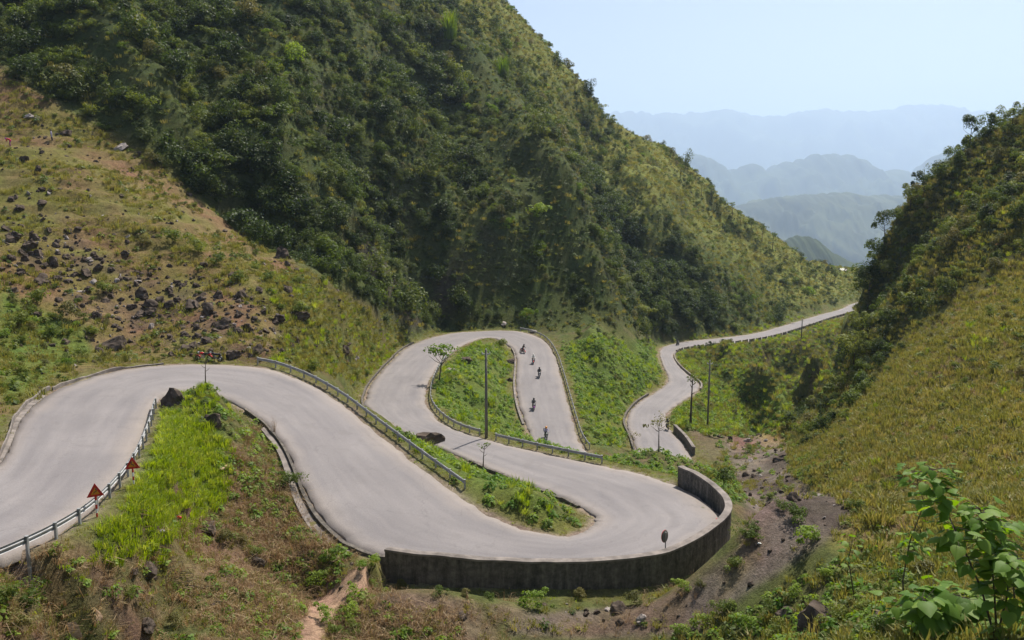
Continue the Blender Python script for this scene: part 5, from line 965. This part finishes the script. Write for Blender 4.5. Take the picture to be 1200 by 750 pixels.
# ------------------------------------------------------------------ culvert slab, debris, far house
c0 = hit(92, 742); e_ = .5; nn_ = Vector((-(float(H(c0.x + e_, c0.y)[0]) - float(H(c0.x - e_, c0.y)[0])), -(float(H(c0.x, c0.y + e_)[0]) - float(H(c0.x, c0.y - e_)[0])), 2 * e_)).normalized()
o = link('stone_slab', SLAB, None, c0 - nn_ * .12); o.rotation_euler = nn_.to_track_quat('Z', 'Y').to_euler(); o.scale = (1.1, .8, .7); tag(o, 'flat sandy slab lying in front of the dark hole', 'slab')
cv = Vector(PITC); cv.y += .45; cv.z = min(float(H(cv.x - 2.6, cv.y)[0]), float(H(cv.x + 2.6, cv.y)[0])) - .12; o = empty('culvert', cv, .12); o.scale = (.62, .62, .62); b = MB(); b.add([(-1.9, -.25, -.35), (1.9, -.55, -.5), (2.0, 1.5, .05), (-1.8, 1.6, .1), (-1.9, -.25, -.08), (1.9, -.55, -.25), (2.0, 1.5, .3), (-1.8, 1.6, .35)], [(3, 2, 1, 0), (4, 5, 6, 7), (0, 1, 5, 4), (1, 2, 6, 5), (2, 3, 7, 6), (3, 0, 4, 7)]); b.build('roof_slab', M['rock'], o)
for sx_ in (-1.85, 1.85): b = MB(); b.box((sx_, .5, -1.2), (.3, 1.9, 2.0)); b.build('side_wall', M['mould'], o)
b = MB(); b.box((0, 1.35, -1.2), (3.4, .3, 2.0)); b.build('back_wall', M['mould'], o); tag(o, 'broken culvert with a dark opening below the near guardrail', 'culvert')
def branch_pile(u_, v_, n_, L_, label):
    c = hit(u_, v_); o = empty('branch_pile', c)
    for k in range(n_):
        a = random.uniform(-.5, .9); x, y = random.gauss(0, .8), random.gauss(0, .5); z = float(H(c.x + x, c.y + y)[0]) - c.z + random.uniform(.02, .3); d = Vector((math.cos(a), math.sin(a) * .6, random.uniform(-.35, .15))) * L_ * random.uniform(.4, 1); b = MB(); b.tube([Vector((x, y, z)) - d / 2, Vector((x, y, z)) + Vector((0, 0, random.uniform(-.05, .1))), Vector((x, y, z)) + d / 2], [.028, .02, .008], 5); b.build('branch', M['straw'] if k % 3 else M['bark'], o)
    tag(o, label, 'branches')
branch_pile(212, 680, 26, 1.8, 'heap of dry cut stalks on the eroded slope'); branch_pile(245, 615, 20, 1.4, 'tangle of grey dead twigs by the dark stump-like rock'); branch_pile(200, 690, 16, 1.3, 'smaller heap of dry stalks under the larger one')
def dry_weed(u_, v_, h, label):
    c = hit(u_, v_); o = empty('dry_weed', c)
    for k in range(7):
        a = random.uniform(0, 6.28); q = Vector((math.cos(a) * .3, math.sin(a) * .3, h * random.uniform(.6, 1))); b = MB(); b.tube([(0, 0, -.1), q * .5 + Vector((0, 0, .1)), q], [.015, .012, .005], 4)
        for j in range(4): t = .4 + .15 * j; p = q * t; b.tube([p, p + Vector((random.uniform(-.2, .2), random.uniform(-.2, .2), .15))], [.008, .003], 3)
        b.build('stalk', M['straw'], o)
    tag(o, label, 'weed')
dry_weed(322, 512, 1.7, 'tall dry brown weed stalks at the kerb of the middle road'); dry_weed(310, 560, 1.3, 'shorter dry weed stalks on the soil bank'); dry_weed(70, 660, 1.0, 'dry weed stalks behind the near guardrail')
hp = hit(985, 322); o = empty('farmhouse', hp + Vector((0, 6, -1.5)), .3); o.scale = (.7, .7, .7); b = MB(); b.box((0, 0, 1.4), (13, 5, 3.2)); wl = b.build('wall', M['white'], o); b = MB(); b.add([(-7, -3, 3), (7, -3, 3), (7, 3, 3), (-7, 3, 3), (-7, 0, 4.4), (7, 0, 4.4)], [(0, 1, 5, 4), (2, 3, 4, 5), (1, 2, 5), (3, 0, 4), (3, 2, 1, 0)]); b.build('roof', M['white'], o)
for x in (-4, 0, 4): b = MB(); b.box((x, -2.52, 1.5), (1.2, .08, 1.2)); b.build('window', M['blackp'], wl)
tag(o, 'long low white farmhouse on the end of the ridge', 'house')
for u_, v_, m_, nm in ((210, 612, M['red'], 'red'), (190, 628, M['lav'], 'blue')):
    b = MB(); b.sphere((0, 0, .1), .14, (1.3, .8, .7), 9, 6); tag(link('litter', b.me('litter', m_, True), None, hit(u_, v_)), 'crumpled %s plastic bag on the eroded slope' % nm, 'litter')
for u_, v_, s_ in ((713, 713, .13), (925, 515, .4), (890, 640, .15), (880, 588, .15)):
    q_ = link('litter', boulder('litter', M['white'], int(u_), .4), None, hit(u_, v_)); q_.scale = (s_ * 1.3, s_, s_); tag(q_, 'white plastic rubbish lying on the gully floor', 'litter', 'white rubbish on the gully floor')

# ------------------------------------------------------------------ the air
hm_, n_, l_, b_ = new_mat('haze_air'); n_.remove(b_); pv = n_.new('ShaderNodeVolumePrincipled'); pv.inputs['Color'].default_value = (0.61, 0.77, 1.0, 1); pv.inputs['Density'].default_value = 0.00010; pv.inputs['Anisotropy'].default_value = 0.42
l_.new(pv.outputs[0], n_['Material Output'].inputs['Volume']); b = MB(); b.box((0, 19500, 400), (40000, 42000, 2500)); o = b.build('haze', hm_); tag(o, 'pale blue haze filling the valley air', 'haze', None, 'stuff')
